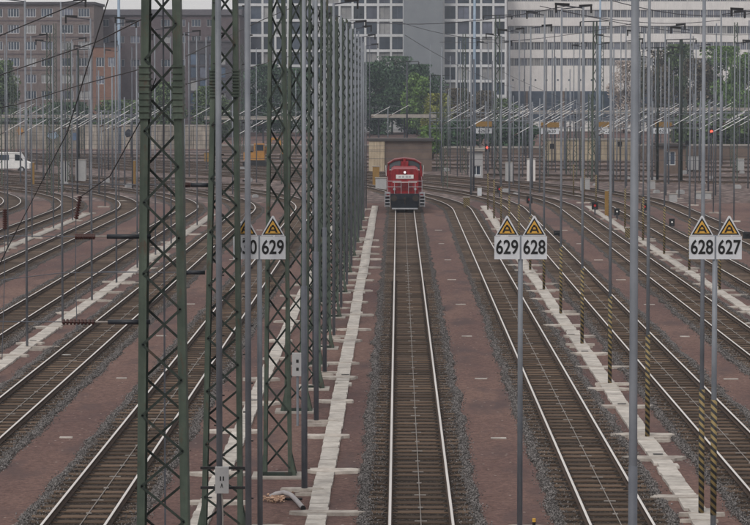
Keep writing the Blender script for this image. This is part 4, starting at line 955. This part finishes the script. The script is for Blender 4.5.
# yellow and black lineside posts, boxes
def lineside(px, py, hgt, wd, mat, nm, lab, cat, stripes=False):
    g = gnd(px, py); t = thing(nm, lab, cat, tuple(g), group='lineside boxes and posts')
    MB().box(-wd/2, wd/2, -wd*.35, wd*.35, 0, hgt).build('body', mat, t); MB().box(-wd*.55, wd*.55, -wd*.4, wd*.4, hgt, hgt+.06).build('cap', 'concrete_dark', t)
for a_ in [(466.5, 208, .9, .55, 'stripes', 'track_stop', 'black and yellow striped stop beside the first right track', 'stop'), (606.5, 216, 2.0, .28, 'sign_ochre', 'marker_post', 'tall ochre post right of the striped poles', 'post'), (628, 238, .7, .4, 'stripes', 'track_stop', 'black and yellow striped stop left of the thick near pole', 'stop'), (479.5, 196.5, .8, .4, 'sign_white', 'point_box', 'small white box beside the curve right of the locomotive', 'box'),
           (703, 199, .6, 1.4, 'box_grey', 'cabinet', 'pale low cabinet behind the right number sign', 'cabinet'), (673, 202, .7, .7, 'box_grey', 'cabinet', 'pale cabinet right of the thick near pole', 'cabinet'), (652, 189, .8, .6, 'box_grey', 'cabinet', 'pale cabinet in the right throat', 'cabinet'), (740, 172, 1.6, .9, 'box_grey', 'cabinet', 'grey cabinet near the right wall', 'cabinet'), (693, 171, 1.8, 1.2, 'box_grey', 'cabinet', 'tall grey cabinet right of the brown hut', 'cabinet'), (509, 183, 2.2, .8, 'box_grey', 'cabinet', 'tall pale cabinet between far poles right of the tall signal', 'cabinet'), (531, 181, 2.4, .9, 'cream_facade', 'cabinet', 'pinkish cabinet between the far poles', 'cabinet'), (585, 191, 1.2, .9, 'box_grey', 'cabinet', 'pale cabinet left of the ochre post', 'cabinet'),
           (33, 186, 2.4, .3, 'sign_ochre', 'marker_post', 'ochre post beside the white van', 'post'), (134, 186, 2.6, .35, 'sign_ochre', 'marker_post', 'ochre post left of the nearest lattice mast', 'post'), (65, 182, 2.2, .9, 'box_grey', 'cabinet', 'narrow grey cabinet before the beige wall', 'cabinet'), (81, 182, 2.4, 1.1, 'box_grey', 'cabinet', 'wide grey cabinet before the beige wall', 'cabinet'), (208, 163, 1.4, .9, 'sign_ochre', 'cabinet', 'ochre cabinet between the first two lattice masts', 'cabinet'), (381, 190, 1.2, 1.1, 'box_grey', 'cabinet', 'grey cabinet left of the locomotive', 'cabinet'), (376, 186, 2.0, .7, 'sign_ochre', 'marker_post', 'ochre cabinet before the pale pier of the hut', 'cabinet')]: lineside(*a_)
pmm = MB().box(-.45, .45, -.2, .2, 0, .4).box(-.3, .3, -.15, .15, .4, .5).mesh('point_machine', 'box_grey')
pts_ = sorted((rs.uniform(10, 745), rs.uniform(168, 199)) for k in range(34))
for k, (px, py) in enumerate([p_ for p_ in pts_ if not (365 < p_[0] < 430 or 150 < p_[0] < 190)]):
    o = link('point_machine', pmm, None, tuple(gnd(px, py)), rs.uniform(-.4, .9)); o.scale = [rs.uniform(.5, 1.0)]*3
    tag(o, f'small pale point machine beside the far throat rails, {(ORD + [f"{x}th" for x in range(19, 60)])[k]} from the left', 'point machine', 'point machines in the throat')
# white van at the left edge
g = gnd(8, 172); t = thing('van', 'white van parked at the left edge before the beige wall', 'van', tuple(g))
MB().prism([(-2.8, .45), (2.7, .45), (2.75, 1.1), (2.1, 1.35), (1.5, 2.3), (-2.75, 2.4)], 'y', -.95, .95).build('body', 'white_paint', t)
MB().prism([(1.0, 1.4), (2.0, 1.4), (1.5, 2.1), (1.0, 2.15)], 'y', -.97, -.955).build('side_window', 'pane_dark', t); MB().box(-1.0, .3, -.965, -.955, 1.45, 2.1).build('rear_window', 'pane_dark', t)
for x in (-1.8, 1.8):
    wh = MB().tube([(x, -.98, .36), (x, -.70, .36)], .36, 14).build('wheel', 'black_metal', t); MB().tube([(x, -1.0, .36), (x, -.982, .36)], .2, 10).build('hub', 'grey_step', wh)
# yellow excavator behind the lattice masts
g = gnd(256, 167); t = thing('excavator', 'orange yellow excavator seen between the second and third lattice masts', 'excavator', tuple(g))
for s_ in (-1, 1): MB().prism([(-1.6, .3), (-1.3, 0), (1.3, 0), (1.6, .3), (1.6, .6), (1.3, .8), (-1.3, .8), (-1.6, .6)], 'y', s_*1.0-.25, s_*1.0+.25).build('crawler', 'black_metal', t)
MB().box(-1.5, 1.1, -1.1, 1.1, .9, 1.9).build('body', 'orange_paint', t); cb = MB().box(-.2, 1.1, -1.05, 0, 1.9, 3.0).build('cab', 'orange_paint', t); MB().box(0, 1.0, -1.07, -1.055, 2.1, 2.85).build('window', 'pane_dark', cb)
MB().bar((1.0, .4, 1.6), (2.0, .4, 3.6), .35, .3).bar((2.0, .4, 3.6), (3.0, .4, 3.4), .3, .28).build('boom', 'orange_paint', t); MB().bar((3.0, .4, 3.4), (3.3, .4, 1.6), .24, .24).build('stick', 'orange_paint', t); MB().prism([(3.0, 1.6), (3.6, 1.6), (3.5, 1.0), (2.9, .9)], 'y', .1, .7).build('bucket', 'plate_steel', t)

# ================================================================== HAZE
hz_ = MB().box(-420, 420, -60, 545, -1.4, 62).build('haze', ())
m = bpy.data.materials.new('haze'); m.use_nodes = True; t = m.node_tree; t.nodes.remove(t.nodes['Principled BSDF'])
pv = t.nodes.new('ShaderNodeVolumePrincipled'); pv.inputs['Color'].default_value = (.78, .87, 1, 1); pv.inputs['Density'].default_value = .00030; pv.inputs['Anisotropy'].default_value = .2
t.links.new(pv.outputs[0], t.nodes['Material Output'].inputs['Volume']); hz_.data.materials.append(m)
tag(hz_, 'pale blue haze filling the air over the yard', 'haze', kind='stuff')
